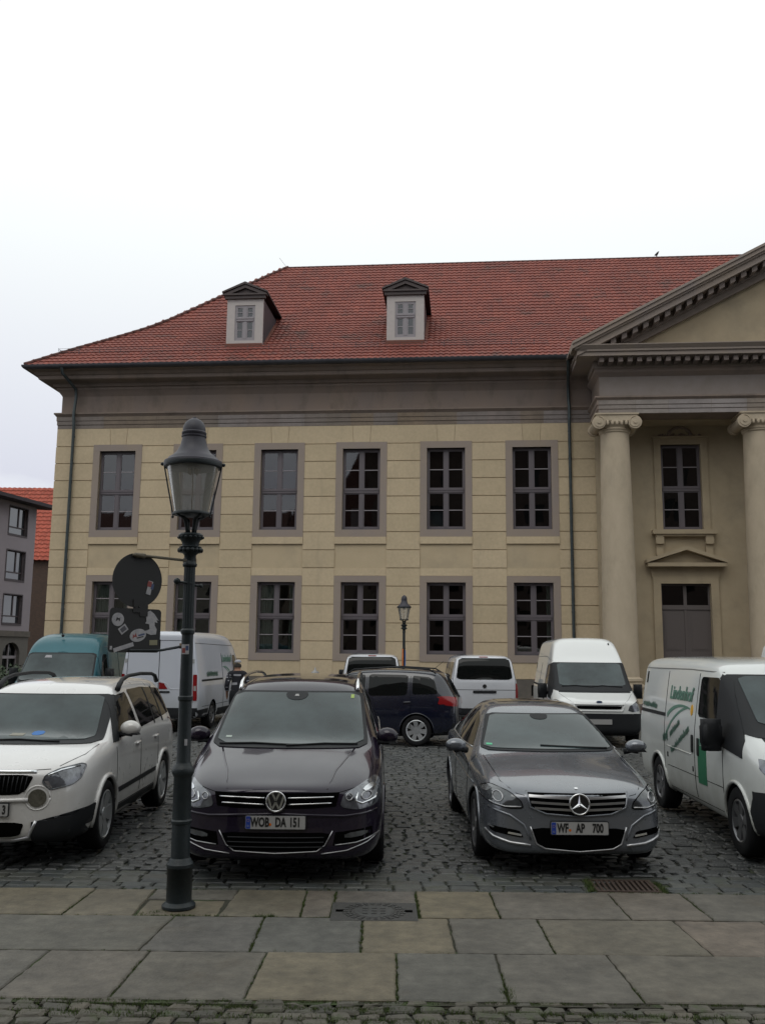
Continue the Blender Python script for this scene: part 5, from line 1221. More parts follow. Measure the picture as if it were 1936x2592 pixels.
# ---------------------------------------------------------------- white compact off-roader at the left
def build_suv():
    pm = paint('pearl white', (.66, .65, .645), .05, .3, dirt=(.30, .28, .25))
    L = 4.22
    st = [
        (0.00, .26, .66, .66, .66, .62, .80, .54, .86, .02),
        (.08, .22, .80, .70, .79, .74, .86, .60, .91, .02),
        (.30, .20, .885, .82, .86, .82, .95, .68, .975, .02),
        (.75, .20, .90, .92, .88, .84, 1.02, .72, 1.045, .03),
        (1.00, .20, .90, .97, .88, .81, 1.06, .71, 1.08, .04),
        (1.14, .20, .90, 1.0, .88, .80, 1.13, .71, 1.15, .045),
        (1.62, .20, .90, 1.05, .88, .71, 1.47, .62, 1.53, .05),
        (1.90, .20, .90, 1.06, .88, .69, 1.57, .58, 1.625, .035),
        (2.8, .20, .90, 1.07, .88, .68, 1.60, .56, 1.66, .025),
        (3.75, .22, .90, 1.09, .875, .675, 1.57, .56, 1.64, .02),
        (4.02, .24, .885, 1.07, .86, .67, 1.52, .56, 1.60, .02),
        (4.17, .26, .87, 1.05, .84, .72, 1.15, .64, 1.2, .0),
        (4.22, .30, .83, 1.0, .81, .74, 1.08, .66, 1.12, .0)]
    c = Car('compact_suv', 'white compact off-road car at the left edge with black roof rails', 'car', (-3.71, 8.86+L/2, 0), R(.7), L, st, pm,
            bowf=.10, bowr=.04, creases=[(None, 4, .3)], wheels=((.87, .895), (3.45, .895)), wr=.345)
    bl = MT['blackp']
    c.patch('windscreen_surround', smoothpoly([(-.79, 1.05), (.79, 1.05), (.70, 1.51), (-.70, 1.51)], 3, .05), 'front', bl, .008, .03)
    w_ = c.patch('windscreen', smoothpoly([(-.70, 1.075), (.70, 1.075), (.615, 1.495), (-.615, 1.495)], 3, .06), 'front', MT['wind'], .014, .03)
    c.patch('windscreen_sticker', smoothpoly([(.05, 1.105), (.17, 1.105), (.18, 1.14), (.06, 1.14)], 1), 'front', mat('blue dashboard cloth', (.05, .16, .42), .7), .017, .03, parent=w_)
    c.patch('windscreen_sticker', [(-.16, 1.10), (-.02, 1.10), (-.01, 1.12), (-.15, 1.12)], 'front', mat('dashboard paper', (.25, .24, .2), .7), .017, .03, parent=w_)
    c.wiper([(-.6, 1.06), (0, 1.075), (.42, 1.06)])
    SGf = [(1.30, 1.06), (2.18, 1.09), (2.12, 1.52), (1.78, 1.50), (1.5, 1.32)]
    SGr = [(2.30, 1.10), (3.05, 1.15), (3.95, 1.18), (3.90, 1.50), (2.9, 1.55), (2.22, 1.54)]
    c.patch('side_window', smoothpoly(SGf, 2, .06), 'left', MT['side'], .004, .08, mirror=True); c.patch('side_window', smoothpoly(SGr, 2, .05), 'left', MT['side'], .004, .08, mirror=True)
    for y in (2.98, 3.42): c.patch('window_pillar', [(y, 1.1), (y+.05, 1.1), (y+.03, 1.54), (y-.02, 1.54)], 'left', MT['blackp'], .007, .08, mirror=True)
    c.patch('pillar_trim', [(1.14, 1.03), (1.32, 1.03), (1.56, 1.36), (1.72, 1.50), (1.60, 1.50)], 'left', bl, .010, .03, mirror=True)
    for s in (-1, 1):
        bm = bmesh.new(); ps = [(s*.68, y+c.off.y, z) for y, z in ((1.86, 1.555), (1.93, 1.61), (2.05, 1.665), (2.3, 1.70), (2.9, 1.715), (3.5, 1.70), (3.68, 1.67), (3.78, 1.60))]
        tube(bm, ps, [.034, .032, .026, .022, .022, .022, .026, .032], 8); obj('roof_rail', bm, bl, c.root, smooth=True)
    for y in (1.22, 2.24, 3.12): c.seam([(y, .40), (y, .98)], 'left', True, .0035)
    c.seam([(1.3, .37), (3.0, .37)], 'left', True, .004)
    for y in (2.0, 2.92): c.strip('door_handle', [(y, .94), (y+.15, .95)], 'left', pm, .014, .014, mirror=True)
    c.patch('door_strip', [(1.30, .50), (3.0, .52), (3.0, .57), (1.30, .55)], 'left', bl, .010, .1, mirror=True)
    c.patch('sill_cladding', [(1.27, .16), (3.04, .16), (3.04, .36), (1.27, .36)], 'left', bl, .006, .1, mirror=True)
    arch_lip(c, (.87, 3.45), .345, .9, pm, .028, .0)
    # nose
    c.seam([(.79, 1.04), (.77, .98), (.64, .905)], 'front', True, .004); c.seam([(.58, .885), (.3, .875), (0, .875), (-.3, .875), (-.58, .885)], 'front', r=.004)
    g_ = c.patch('grille', smoothpoly([(-.46, .845), (.46, .845), (.40, .71), (.33, .665), (-.33, .665), (-.40, .71)], 2, .12), 'front', MT['black'], .004)
    for k in range(-10, 11): c.strip('grille_rib', [(k*.038, .69), (k*.040, .83)], 'front', bl, .0055, .008, parent=g_, n=5)
    c.strip('grille_chrome', [(-.47, .865), (0, .872), (.47, .865)], 'front', MT['bulb'], .018, .004, parent=g_)
    c.strip('bumper_ledge', [(-.42, .62), (0, .61), (.42, .62)], 'front', pm, .022, .0, parent=c.body)
    for s in (1, -1):
        hl = c.patch('headlight', [(s*a, b) for a, b in smoothpoly([(.53, .775), (.55, .835), (.65, .885), (.79, .915), (.825, .895), (.82, .79), (.77, .74), (.60, .705)], 2, .12)], 'front', MT['lamp'], .005, .04)
        c.strip('lamp_rim', [(s*a, b) for a, b in smoothpoly([(.53, .775), (.55, .835), (.65, .885), (.79, .915), (.825, .895), (.82, .79), (.77, .74), (.60, .705)], 2, .12)], 'front', MT['lampd'], .006, .004, parent=hl, closed=True)
        c.patch('indicator', [(s*.545, .785), (s*.58, .785), (s*.62, .722), (s*.59, .715)], 'front', MT['bulb'], .009, parent=hl)
        c.strip('lamp_brow', [(s*.57, .832), (s*.67, .873), (s*.79, .895)], 'front', MT['bulb'], .010, .005, parent=hl)
        cx, cz, r_ = .50, .635, .080
        P = [(s*(cx+r_*math.cos(a)), cz+r_*math.sin(a)) for a in np.linspace(0, 2*math.pi, 24, endpoint=False)]
        fl_ = c.patch('fog_light', P, 'front', mat('fog lamp glass', (.16, .15, .12), .2, .4, col2=(.06, .055, .045), nscale=30, coat=1), .008, .04)
        c.strip('fog_light_ring', [(s*(cx+(r_+.028)*math.cos(a)), cz+(r_+.028)*math.sin(a)) for a in np.linspace(0, 2*math.pi, 30)], 'front', pm, .010, -.004, parent=fl_)
        c.patch('lower_cladding', [(s*.46, .20), (s*.885, .20), (s*.885, .52), (s*.80, .47), (s*.46, .42)], 'front', bl, .014, .025)
    c.patch('lower_intake', smoothpoly([(-.40, .42), (.40, .42), (.36, .29), (-.36, .29)], 2, .12), 'front', MT['black'], .006)
    c.strip('skid_plate', [(-.5, .43), (-.44, .28), (-.3, .25), (.3, .25), (.44, .28), (.5, .43)], 'front', MT['alu'], .02, .0)
    y0 = c.hit('front', 0, .53, 0)[0].y
    c.plate(0, .535, [(0, '3', .225)], y0-.014)
    c.wheels((.87, 3.45), .895, .345, MT['rimlt'], .235, 5, 'twin')
    c.mirrors(.97, 1.40, 1.16, (.115, .08, .085), foot=(.10, -.02))
    c.patch('tail_light', [(.66, .95), (.9, .95), (.9, 1.12), (.7, 1.12)], 'rear', MT['red'], .006, mirror=True)
    c.patch('rear_window', [(-.58, 1.2), (.58, 1.2), (.5, 1.50), (-.5, 1.50)], 'rear', MT['side'], .005)
    return c
build_suv()

# ---------------------------------------------------------------- delivery vans
def lettering(c, parent_part, mk, y0, z0, side='left', scale=1.0, x=.985, rz=R(90), lines=True, ey=1.0):
    """shop lettering, swoosh and small slogan on the van flank"""
    def M_(yy, zz, xx=None):
        xx = x if xx is None else xx
        return Matrix.Translation((xx, yy+c.off.y, zz)) @ Matrix.Rotation(rz, 4, 'Z') @ Matrix.Rotation(R(90), 4, 'X')
    return M_
def build_transit(name, label, loc, rz, high, near, paintm, group=None, door_lettering=True, plate_txt=None):
    L = 4.86 if not high else 5.2; H = 1.98 if not high else 2.40
    zr_ = H-.10
    wt = (1.42 if near else 1.50)
    yt = 1.50
    st = [
        (0.00, .30, .80, .78, .80, .76, .92, .66, .97, .02),
        (.10, .26, .92, .84, .91, .86, .98, .72, 1.03, .02),
        (.42, .24, .975, .96, .95, .87, 1.08, .74, 1.13, .03),
        (.72, .24, .985, 1.06, .96, .86, 1.19, .75, 1.24, .03),
        (.84, .24, .985, 1.08, .96, .85, 1.26, .75, 1.31, .04),
        (yt, .24, .985, 1.12, .97, .845, 1.74, .74, 1.83, .05)]
    if high: st += [(yt+.12, .24, .985, 1.12, .975, .84, 1.84, .73, 1.92, .05), (yt+.50, .24, .985, 1.12, .975, .76, 2.22, .62, 2.34, .04), (yt+.75, .24, .985, 1.12, .975, .76, 2.30, .60, H, .03)]
    else: st += [(yt+.25, .24, .985, 1.12, .975, .865, 1.86, .75, 1.945, .035)]
    tw_ = .76 if high else .87; t6 = .60 if high else .78
    st += [(2.9, .26, .985, 1.15, .975, tw_, zr_, t6, H, .02), (L-.25, .28, .985, 1.15, .975, tw_, zr_, t6, H, .02), (L-.05, .30, .975, 1.15, .965, tw_-.02, zr_-.03, t6-.02, H-.03, .02), (L, .34, .95, 1.14, .94, tw_-.06, zr_-.08, t6-.05, H-.09, .0)]
    c = Car(name, label, 'van', loc, rz, L, st, paintm, group, bowf=.08, bowr=.02, creases=[(None, 4, .3), (None, 5, .3)], wheels=((.93, .98), (3.86 if not high else 4.1, .98)), wr=.345, lev=3)
    c.ry = 3.86 if not high else 4.1
    bl = MT['blackp']; top = 1.78 if not high else 1.80
    c.patch('windscreen_surround', smoothpoly([(-.915, 1.19), (.915, 1.19), (.85, top-.02), (.80, top+.02), (-.80, top+.02), (-.85, top-.02)], 2, .05), 'front', bl, .008, .03)
    w_ = c.patch('windscreen', smoothpoly([(-.75, 1.30), (.75, 1.30), (.73, top), (-.73, top)], 3, .06), 'front', MT['wind'], .014, .03)
    c.wiper([(.65, 1.27), (.2, 1.30), (-.05, 1.27)]); c.wiper([(-.05, 1.27), (-.4, 1.30), (-.7, 1.28)])
    c.patch('scuttle', [(-.80, 1.16), (.80, 1.16), (.80, 1.235), (-.80, 1.235)], 'front', bl, .003)
    # side door glass with the long triangular quarter panel
    c.patch('side_window', smoothpoly([(1.52, 1.30), (2.18, 1.30), (2.18, 1.76), (1.62, 1.76)], 2, .08), 'left', MT['side'], .005, .08, mirror=True)
    c.patch('quarter_panel', [(.74, .98), (.80, 1.15), (1.44, 1.74), (1.62, 1.80), (1.55, 1.30), (1.50, 1.12), (1.30, 1.04)], 'left', bl, .010, .03, mirror=True)
    c.patch('side_repeater', [(.80, 1.0), (.86, 1.01), (.86, 1.05), (.81, 1.05)], 'left', MT['orange'], .008, mirror=True)
    for y in (1.30, 2.26, 3.52): c.seam([(y, .38), (y, 1.12 if y < 1.5 else 1.80)], 'left', True, .0045)
    c.seam([(1.3, .36), (3.4, .36)], 'left', True); c.seam([(1.3, .62), (3.4, .62)], 'left', True, .0035)
    c.patch('slide_rail', [(3.50, 1.22), (L-.12, 1.22), (L-.12, 1.265), (3.50, 1.265)], 'left', bl, .006, .1, mirror=True)
    for y, z in ((2.12, .96), (2.34, .98)): c.patch('door_handle', rrect(y-.035, y+.035, z-.10, z+.10, .02), 'left', bl, .012, .05, mirror=True)
    c.patch('vent_slot', rrect(L-.30, L-.24, 1.62, 1.78, .015), 'left', MT['black'], .006, .05, mirror=True)
    c.strip('roof_gutter', [(1.62, zr_-.06 if not high else 1.86), (2.6, zr_-.04 if not high else 1.95), (L-.1, zr_-.05 if not high else 1.95)], 'left', mat('gutter seam', (.2, .2, .19), .6), .008, .0, step=.2, mirror=True)
    arch_lip(c, (.93, c.ry), .345, .985, paintm, .022, .0)
    for s in (1, -1):
        hl = c.patch('headlight', [(s*a, b) for a, b in smoothpoly([(.62, .80), (.66, .90), (.80, .98), (.915, 1.02), (.94, .92), (.90, .80), (.74, .77)], 2, .1)], 'front', MT['lamp'], .005, .04)
        c.patch('bumper_corner', [(s*.0, .26), (s*.97, .26), (s*.97, .70), (s*.70, .735), (s*.0, .735)], 'front', bl, .012, .06)
        c.patch('bumper_corner', [(.0, .24), (.52, .24), (.58, .45), (.44, .70), (.0, .74)], 'left' if s > 0 else 'right', bl, .012, .06)
    c.patch('grille', smoothpoly([(-.50, .90), (.50, .90), (.46, .83), (-.46, .83)], 1, .1), 'front', MT['black'], .006)
    c.strip('grille_frame', [(-.55, .93), (.55, .93), (.50, .79), (-.50, .79)], 'front', paintm, .016, .004, closed=True)
    y0 = c.hit('front', 0, .965, 0)[0].y
    bm = bmesh.new(); prism(bm, [(.065*math.cos(2*math.pi*k/24), .025*math.sin(2*math.pi*k/24)) for k in range(24)], -.008, .012); e_ = obj('badge', bm, mat('blue oval', (.05, .08, .16), .3, .3), c.root); e_.location = (0, y0+c.off.y-.0, .985)
    c.seam([(.80, 1.14), (.66, 1.03), (.56, .96)], 'front', True)
    y0 = c.hit('front', 0, .56, 0)[0].y
    c.plate(0, .56, plate_txt, y0-.02)
    c.wheels((.93, c.ry), .965, .345, MT['rim'], .21, 6)
    c.mirrors(1.10, 1.27, 1.17, (.10, .06, .165), capm=bl, foot=(.12, .0), boxy=True)
    c.patch('tail_light', [(.84, .9), (.94, .9), (.94, 1.4), (.84, 1.4)], 'rear', MT['red'], .006, mirror=True)
    c.seam([(0, .4), (0, H-.15)], 'rear')
    return c
van_w = paint('fleet white', (.62, .64, .63), 0, .4, dirt=(.20, .19, .14))
def sideplace(c, yy, zz, rz=R(90)):
    """matrix laying text on the flank, leaning with it"""
    a = c.hit('left', yy, zz-.06, .003)[0]; b = c.hit('left', yy, zz+.06, .003)[0]; p = (a+b)/2; lean = math.atan2(a.x-b.x, .12)
    return Matrix.Translation(p+c.off+Vector((.003, 0, 0))) @ Matrix.Rotation(rz, 4, 'Z') @ Matrix.Rotation(R(90)-lean, 4, 'X')
def swoosh(c, pts, r0, r1, m, side='left'):
    n = len(pts); P = []; Q = []
    for i, (a, b) in enumerate(pts):
        t = i/(n-1); d = Vector((pts[min(i+1, n-1)][0]-pts[max(i-1, 0)][0], pts[min(i+1, n-1)][1]-pts[max(i-1, 0)][1])).normalized(); w2 = (r0+(r1-r0)*t)
        P.append((a-d.y*w2, b+d.x*w2)); Q.append((a+d.y*w2, b-d.x*w2))
    return c.patch('logo_swoosh', P+Q[::-1], side, m, .004, .06)
def bez(p0, p1, p2, n=12): return [((1-t)**2*p0[0]+2*t*(1-t)*p1[0]+t*t*p2[0], (1-t)**2*p0[1]+2*t*(1-t)*p1[1]+t*t*p2[1]) for t in np.linspace(0, 1, n)]
L = 4.86
tr = build_transit('delivery_van', 'low white delivery van at the right edge with green lettering and green panel', (4.66, 8.72+L/2, 0), R(-1.6), False, True, van_w, 'white delivery vans')
def sideplaceR(c, yy, zz):
    a = c.hit('right', yy, zz-.06, .003)[0]; b = c.hit('right', yy, zz+.06, .003)[0]; p = (a+b)/2; lean = math.atan2(b.x-a.x, .12)
    return Matrix.Translation(p+c.off+Vector((-.004, 0, 0))) @ Matrix.Rotation(R(-90), 4, 'Z') @ Matrix.Rotation(R(90)-lean, 4, 'X')
def illegible(c, name, y0, z0, ln, h, ang, m):
    """a worn line of small print that cannot be read: a row of ragged strokes"""
    x = 0; ca, sa = math.cos(ang), math.sin(ang)
    bm = bmesh.new()
    while x < ln:
        wd = random.uniform(.02, .045); a, b = x, x+wd*.75; k0, k1 = random.uniform(-.2, .1)*h, h*random.uniform(.55, 1)
        P = [(a, k0), (b, random.uniform(-.1, .2)*h), (b, k1), (a, k1*random.uniform(.7, 1))]
        vs = []
        for px, pz in P:
            yy, zz = y0-(px*ca-pz*sa), z0+px*sa+pz*ca; q = c.hit('right', yy, zz, .006)[0]+c.off; vs.append(bm.verts.new(q))
        bm.faces.new(vs); x += wd
    bmesh.ops.solidify(bm, geom=bm.faces[:], thickness=.002)
    return obj(name, bm, m, c.root)
textmesh('shop_lettering', 'Lindenhof', .235, MT['greenl'], tr.root, sideplaceR(tr, 2.90, 1.53), .002, bold=.006, shear=.15)
swoosh(tr, bez((2.50, 1.37), (3.1, 1.44), (3.42, 1.24)), .010, .030, MT['greenl'], 'right'); swoosh(tr, bez((2.60, 1.38), (3.15, 1.30), (3.46, .98)), .014, .020, MT['greenl'], 'right')
tr.patch('logo_dot', [(2.42+.045*math.cos(a), 1.36+.065*math.sin(a)) for a in np.linspace(0, 5.9, 14)], 'right', MT['yellow'], .006)
illegible(tr, 'small_print', 3.25, .98, .42, .09, R(24), MT['greenl']); illegible(tr, 'small_print', 3.02, .86, .62, .09, R(24), MT['greenl'])
illegible(tr, 'small_print', 3.58, .90, .2, .13, R(10), MT['greenl']); illegible(tr, 'small_print', 3.22, .78, .2, .09, R(20), MT['greenl'])
illegible(tr, 'small_print', 4.66, 1.30, .72, .085, R(0), MT['greenl'])
tr.strip('door_crease', [(3.42, .86), (2.40, .85)], 'right', van_w, .008, .0, parent=tr.body)
tr.patch('green_panel', [(1.84, .56), (2.14, .56), (2.14, .98), (1.84, .98)], 'right', MT['green'], .005, .05)
tr.patch('green_panel_top', [(1.84, .99), (2.14, .99), (2.14, 1.06), (1.86, 1.06)], 'right', MT['greenl'], .005, .05)
tr.patch('fuel_flap', rrect(3.36, 3.40, .72, .78, .008), 'right', MT['black'], .005, .05); tr.patch('lock', rrect(2.32, 2.35, .66, .72, .008), 'right', MT['black'], .005, .05)

# ---------------------------------------------------------------- vehicles further back
hv = build_transit('high_roof_van', 'white high-roof van facing the camera behind the grey saloon', (4.98, 20.5+2.6, 0), R(-4.2), True, False, paint('chalk white', (.70, .71, .70), 0, .4, dirt=(.3, .29, .26)), 'white delivery vans', plate_txt=None)
hv.patch('roof_lamp', [(.55, 2.24), (.58, 2.24), (.58, 2.28), (.55, 2.28)], 'front', MT['black'], .01)
# light blue-white van top peeping over the near van at the right edge
hv2 = copy_tree(hv.root); hv2.location = (10.75, 19.0+2.6, -.02); hv2.rotation_euler = (0, 0, R(2)); hv2['label'] = 'pale van almost hidden at the right edge, its roof above the near delivery van'

def build_panelvan(name, label, loc, rz, paintm, group, L, H, face):
    st = [
        (0.00, .30, .82, .85, .82, .80, 1.02, .70, 1.08, .02),
        (.10, .26, .95, .90, .94, .88, 1.06, .76, 1.12, .02),
        (.45, .24, 1.02, 1.0, 1.0, .92, 1.16, .80, 1.22, .03),
        (.72, .24, 1.03, 1.08, 1.01, .91, 1.26, .80, 1.32, .04),
        (1.30, .24, 1.03, 1.15, 1.02, .87, 1.86, .78, 1.95, .06),
        (1.50, .24, 1.03, 1.15, 1.02, .86, 2.08, .76, 2.20, .05),
        (2.00, .24, 1.03, 1.15, 1.02, .85, H-.16, .70, H-.03, .04),
        (2.6, .26, 1.03, 1.2, 1.02, .86, H-.14, .70, H, .03),
        (L-.30, .30, 1.03, 1.2, 1.02, .86, H-.14, .70, H-.01, .03),
        (L-.05, .32, 1.02, 1.2, 1.01, .85, H-.16, .69, H-.03, .02), (L, .36, .99, 1.2, .98, .81, H-.22, .66, H-.10, .0)]
    wr = .36; ry = L-1.45
    c = Car(name, label, 'van', loc, rz, L, st, paintm, group, bowf=.08, bowr=.02, creases=[(None, 4, .3), (None, 5, .35)], wheels=((.95, 1.03), (ry, 1.03)), wr=wr)
    bl = MT['blackp']
    c.patch('windscreen_surround', smoothpoly([(-.90, 1.22), (.90, 1.22), (.82, 1.93), (-.82, 1.93)], 3, .05), 'front', bl, .008, .03)
    w_ = c.patch('windscreen', smoothpoly([(-.86, 1.26), (.86, 1.26), (.785, 1.90), (-.785, 1.90)], 3, .06), 'front', MT['wind'], .014, .03)
    c.patch('windscreen_sticker', [(-.40, 1.80), (-.22, 1.80), (-.24, 1.86), (-.38, 1.86)], 'front', MT['white'], .017, .03, parent=w_)
    c.patch('dashboard_paper', [(.25, 1.30), (.62, 1.30), (.6, 1.34), (.28, 1.34)], 'front', MT['plate'], .017, .03, parent=w_)
    c.wiper([(.8, 1.24), (.3, 1.28), (0, 1.24)]); c.wiper([(-.02, 1.24), (-.5, 1.28), (-.8, 1.24)])
    c.patch('side_window', smoothpoly([(1.20, 1.28), (2.0, 1.25), (2.0, 1.90), (1.62, 1.90)], 2, .08), 'left', MT['side'], .005, .08, mirror=True)
    for y in (1.25, 2.1, 3.3): c.seam([(y, .4), (y, 1.95)], 'left', True, .006)
    c.seam([(1.3, .62), (L-.4, .62)], 'left', True, .005)
    c.patch('sill_cladding', [(1.4, .30), (ry-.5, .30), (ry-.5, .50), (1.4, .50)], 'left', bl, .006, .12, mirror=True)
    c.patch('sill_cladding', [(ry+.45, .36), (L-.05, .36), (L-.05, .55), (ry+.45, .55)], 'left', bl, .006, .12, mirror=True)
    c.patch('slide_rail', [(3.35, 1.24), (L-.35, 1.24), (L-.35, 1.29), (3.35, 1.29)], 'left', bl, .006, .1, mirror=True)
    c.strip('roof_gutter', [(1.9, H-.33), (L-.1, H-.30)], 'left', mat('seam shade '+name, (.1, .1, .1), .6), .008, .0, step=.2, mirror=True)
    # rear doors
    c.seam([(0, .5), (0, H-.22)], 'rear', r=.008); c.seam([(-.85, .52), (-.80, H-.30), (-.70, H-.24), (.70, H-.24), (.80, H-.30), (.85, .52)], 'rear', r=.006)
    c.patch('rear_bumper', [(-.99, .36), (.99, .36), (.99, .60), (-.99, .60)], 'rear', bl, .012)
    for s in (1, -1):
        c.patch('tail_light', smoothpoly([(s*.885, .78), (s*.985, .78), (s*.965, 1.42), (s*.87, 1.42)], 1, .1), 'rear', MT['red'], .010)
        c.patch('tail_light_lens', smoothpoly([(s*.90, 1.02), (s*.96, 1.02), (s*.95, 1.14), (s*.90, 1.14)], 1, .1), 'rear', MT['plate'], .013)
        c.patch('headlight', smoothpoly([(s*.66, .92), (s*.72, 1.05), (s*.94, 1.2), (s*.99, 1.05), (s*.9, .92)], 2, .1), 'front', MT['lamp'], .005)
        c.patch('bumper_lower', [(s*.0, .28), (s*.97, .28), (s*.97, .78), (s*.0, .78)], 'front', bl, .01, .08)
        for z in (.78, 1.75): c.patch('hinge', rrect(s*.86-.03, s*.86+.03, z-.05, z+.05, .01), 'rear', mat('hinge', (.3, .3, .3), .5), .012, .05)
    # red number-plate lamp panel and handle on the right-hand door
    c.patch('reflector_panel', [(-.02, 1.06), (-.24, 1.06), (-.14, 1.20), (-.02, 1.22)], 'rear', MT['red'], .012)
    c.patch('door_handle', rrect(-.30, -.04, .965, 1.01, .015), 'rear', bl, .014)
    c.strip('door_crease', [(.8, 1.16), (.1, 1.17), (-.05, 1.25), (-.22, 1.18), (-.30, 1.06), (-.85, 1.05)], 'rear', paintm, .010, -.002, parent=c.body)
    c.patch('grille', smoothpoly([(-.45, 1.06), (.45, 1.06), (.35, .86), (-.35, .86)], 1, .1), 'front', MT['black'], .006)
    c.wheels((.95, ry), 1.0, wr, MT['rim'], .22, 6)
    c.mirrors(1.17, 1.25, 1.35, (.10, .07, .20), capm=bl, foot=(.12, .0), boxy=True, side=(1, -1) if face == 'front' else (1,))
    c.plate(0, .66, None, -.045)
    return c
tealp = paint('teal', (.004, .085, .11), .25, .4, dirt=(.02, .06, .06)); tealp.node_tree.nodes['Principled BSDF'].inputs['Coat Weight'].default_value = .4
tv = build_panelvan('teal_van', 'teal high panel van facing the camera behind the white off-road car', (-8.05, 21.9+2.75, 0), R(4), tealp, None, 5.5, 2.42, 'front')
bm = bmesh.new(); tube(bm, [(-.12, -1.15, 2.38), (-.10, -1.45, 2.62)], .006, 5); bmesh.ops.create_icosphere(bm, subdivisions=2, radius=.04, matrix=Matrix.Translation((-.12, -1.13, 2.36))); obj('aerial', bm, MT['blackp'], tv.root, smooth=True)
whp = paint('cool fleet white', (.52, .54, .60), 0, .4, dirt=(.22, .22, .2))
pv = build_panelvan('panel_van', 'white panel van seen from behind, between the teal van and the walking person', (-5.33, 23.3+2.9, 0), R(180-4.5), whp, 'white delivery vans', 5.8, 2.50, 'rear')
# its right flank (driver's right = local -x) faces the camera side
textmesh('shop_lettering', 'Lindenhof', .27, MT['greenl'], pv.root, sideplaceR(pv, 2.75, 1.80), .002, bold=.006)
swoosh(pv, bez((3.2, 1.58), (2.6, 1.62), (2.3, 1.30)), .012, .03, MT['greenl'], 'right'); swoosh(pv, bez((3.1, 1.58), (2.5, 1.45), (2.2, 1.1)), .01, .02, MT['greenl'], 'right')
illegible(pv, 'small_print', 4.95, 1.36, 1.1, .15, 0, MT['greenl'])

def build_mpv():
    pm = paint('dark blue', (.0025, .004, .014), .0, .25); L = 4.4
    st = [
        (0.00, .22, .68, .62, .68, .62, .72, .54, .78, .02), (.10, .2, .80, .68, .79, .74, .80, .6, .86, .02), (.36, .18, .88, .78, .86, .80, .90, .66, .94, .03),
        (.80, .18, .895, .90, .87, .80, 1.0, .68, 1.04, .03), (1.10, .18, .90, .96, .87, .79, 1.10, .70, 1.13, .04), (1.85, .18, .90, 1.0, .87, .75, 1.46, .64, 1.53, .04),
        (2.2, .18, .90, 1.0, .87, .745, 1.55, .63, 1.62, .03), (3.1, .18, .90, 1.02, .87, .745, 1.57, .62, 1.65, .02), (3.85, .20, .895, 1.05, .86, .735, 1.53, .61, 1.61, .02),
        (4.10, .22, .885, 1.05, .84, .70, 1.43, .60, 1.56, .02), (4.33, .24, .86, .98, .82, .70, 1.08, .62, 1.13, .0), (4.40, .28, .80, .9, .78, .70, 1.0, .62, 1.05, .0)]
    c = Car('dark_blue_mpv', 'dark blue family van parked sideways with its red tail lamp to the right', 'car', (-.50, 21.55, 0), R(-90-9), L, st, pm, bowr=.05, creases=[(None, 4, .3)], wheels=((.86, .895), (3.54, .895)), wr=.33)
    for i, P in enumerate(([(1.45, 1.04), (2.38, 1.06), (2.38, 1.52), (2.0, 1.50)], [(2.46, 1.06), (3.32, 1.08), (3.34, 1.52), (2.46, 1.53)], [(3.44, 1.10), (4.0, 1.12), (3.92, 1.40), (3.80, 1.48), (3.44, 1.51)])):
        c.patch('side_window', smoothpoly(P, 2, .07), 'left', MT['side'], .004, .1, mirror=True)
    for y in (2.42, 3.40): c.seam([(y, .32), (y, 1.5)], 'left', True)
    for v in (-1, 1):
        bm = bmesh.new(); tube(bm, [(v*.68, y+c.off.y, z) for y, z in ((1.95, 1.53), (2.1, 1.63), (3.0, 1.69), (3.8, 1.65), (3.95, 1.56))], .016, 6); obj('roof_rail', bm, MT['blackp'], c.root, smooth=True)
    c.patch('rear_window', smoothpoly([(-.62, 1.10), (.62, 1.10), (.54, 1.48), (-.54, 1.48)], 2, .06), 'rear', MT['side'], .005)
    for s in (1, -1): c.patch('tail_light', smoothpoly([(s*.52, .86), (s*.86, .86), (s*.84, 1.08), (s*.62, 1.04)], 1, .1), 'rear', MT['red'], .008, .04)
    c.patch('tail_light', smoothpoly([(4.0, .90), (4.32, .90), (4.28, 1.07), (4.06, 1.07)], 1, .1), 'left', MT['red'], .008, .04, mirror=True)
    c.patch('rear_bumper', [(-.84, .26), (.84, .26), (.84, .50), (-.84, .50)], 'rear', MT['blackp'], .012)
    c.patch('windscreen', smoothpoly([(-.68, 1.14), (.68, 1.14), (.6, 1.50), (-.6, 1.50)], 3, .06), 'front', MT['wind'], .014, .03)
    c.patch('headlight', [(.56, .68), (.84, .72), (.84, .84), (.60, .78)], 'front', MT['lamp'], .005, mirror=True)
    for y in (2.28, 3.25): c.strip('door_handle', [(y, .93), (y+.16, .94)], 'left', pm, .014, .014, mirror=True)
    arch_lip(c, (.86, 3.54), .33, .895, pm, .012, .0)
    c.wheels((.86, 3.54), .89, .33, MT['rimlt'], .225, 7, 'spoke'); c.mirrors(.97, 1.42, 1.08, foot=(.1, -.02)); c.plate(0, .72, None, L+.012, view='rear')
    bm = bmesh.new(); tube(bm, [(0, c.off.y+3.8, 1.62), (0, c.off.y+4.05, 1.82)], .006, 5); obj('aerial', bm, MT['blackp'], c.root)
    bm = bmesh.new(); tube(bm, [(0, L/2-.1, .36), (0, L/2+.14, .36), (0, L/2+.17, .44)], .022, 8); bmesh.ops.create_icosphere(bm, subdivisions=2, radius=.035, matrix=Matrix.Translation((0, L/2+.17, .46))); obj('tow_bar', bm, MT['blackp'], c.root, smooth=True)
    return c
mpv = build_mpv(); mpv.root.location.x += .10

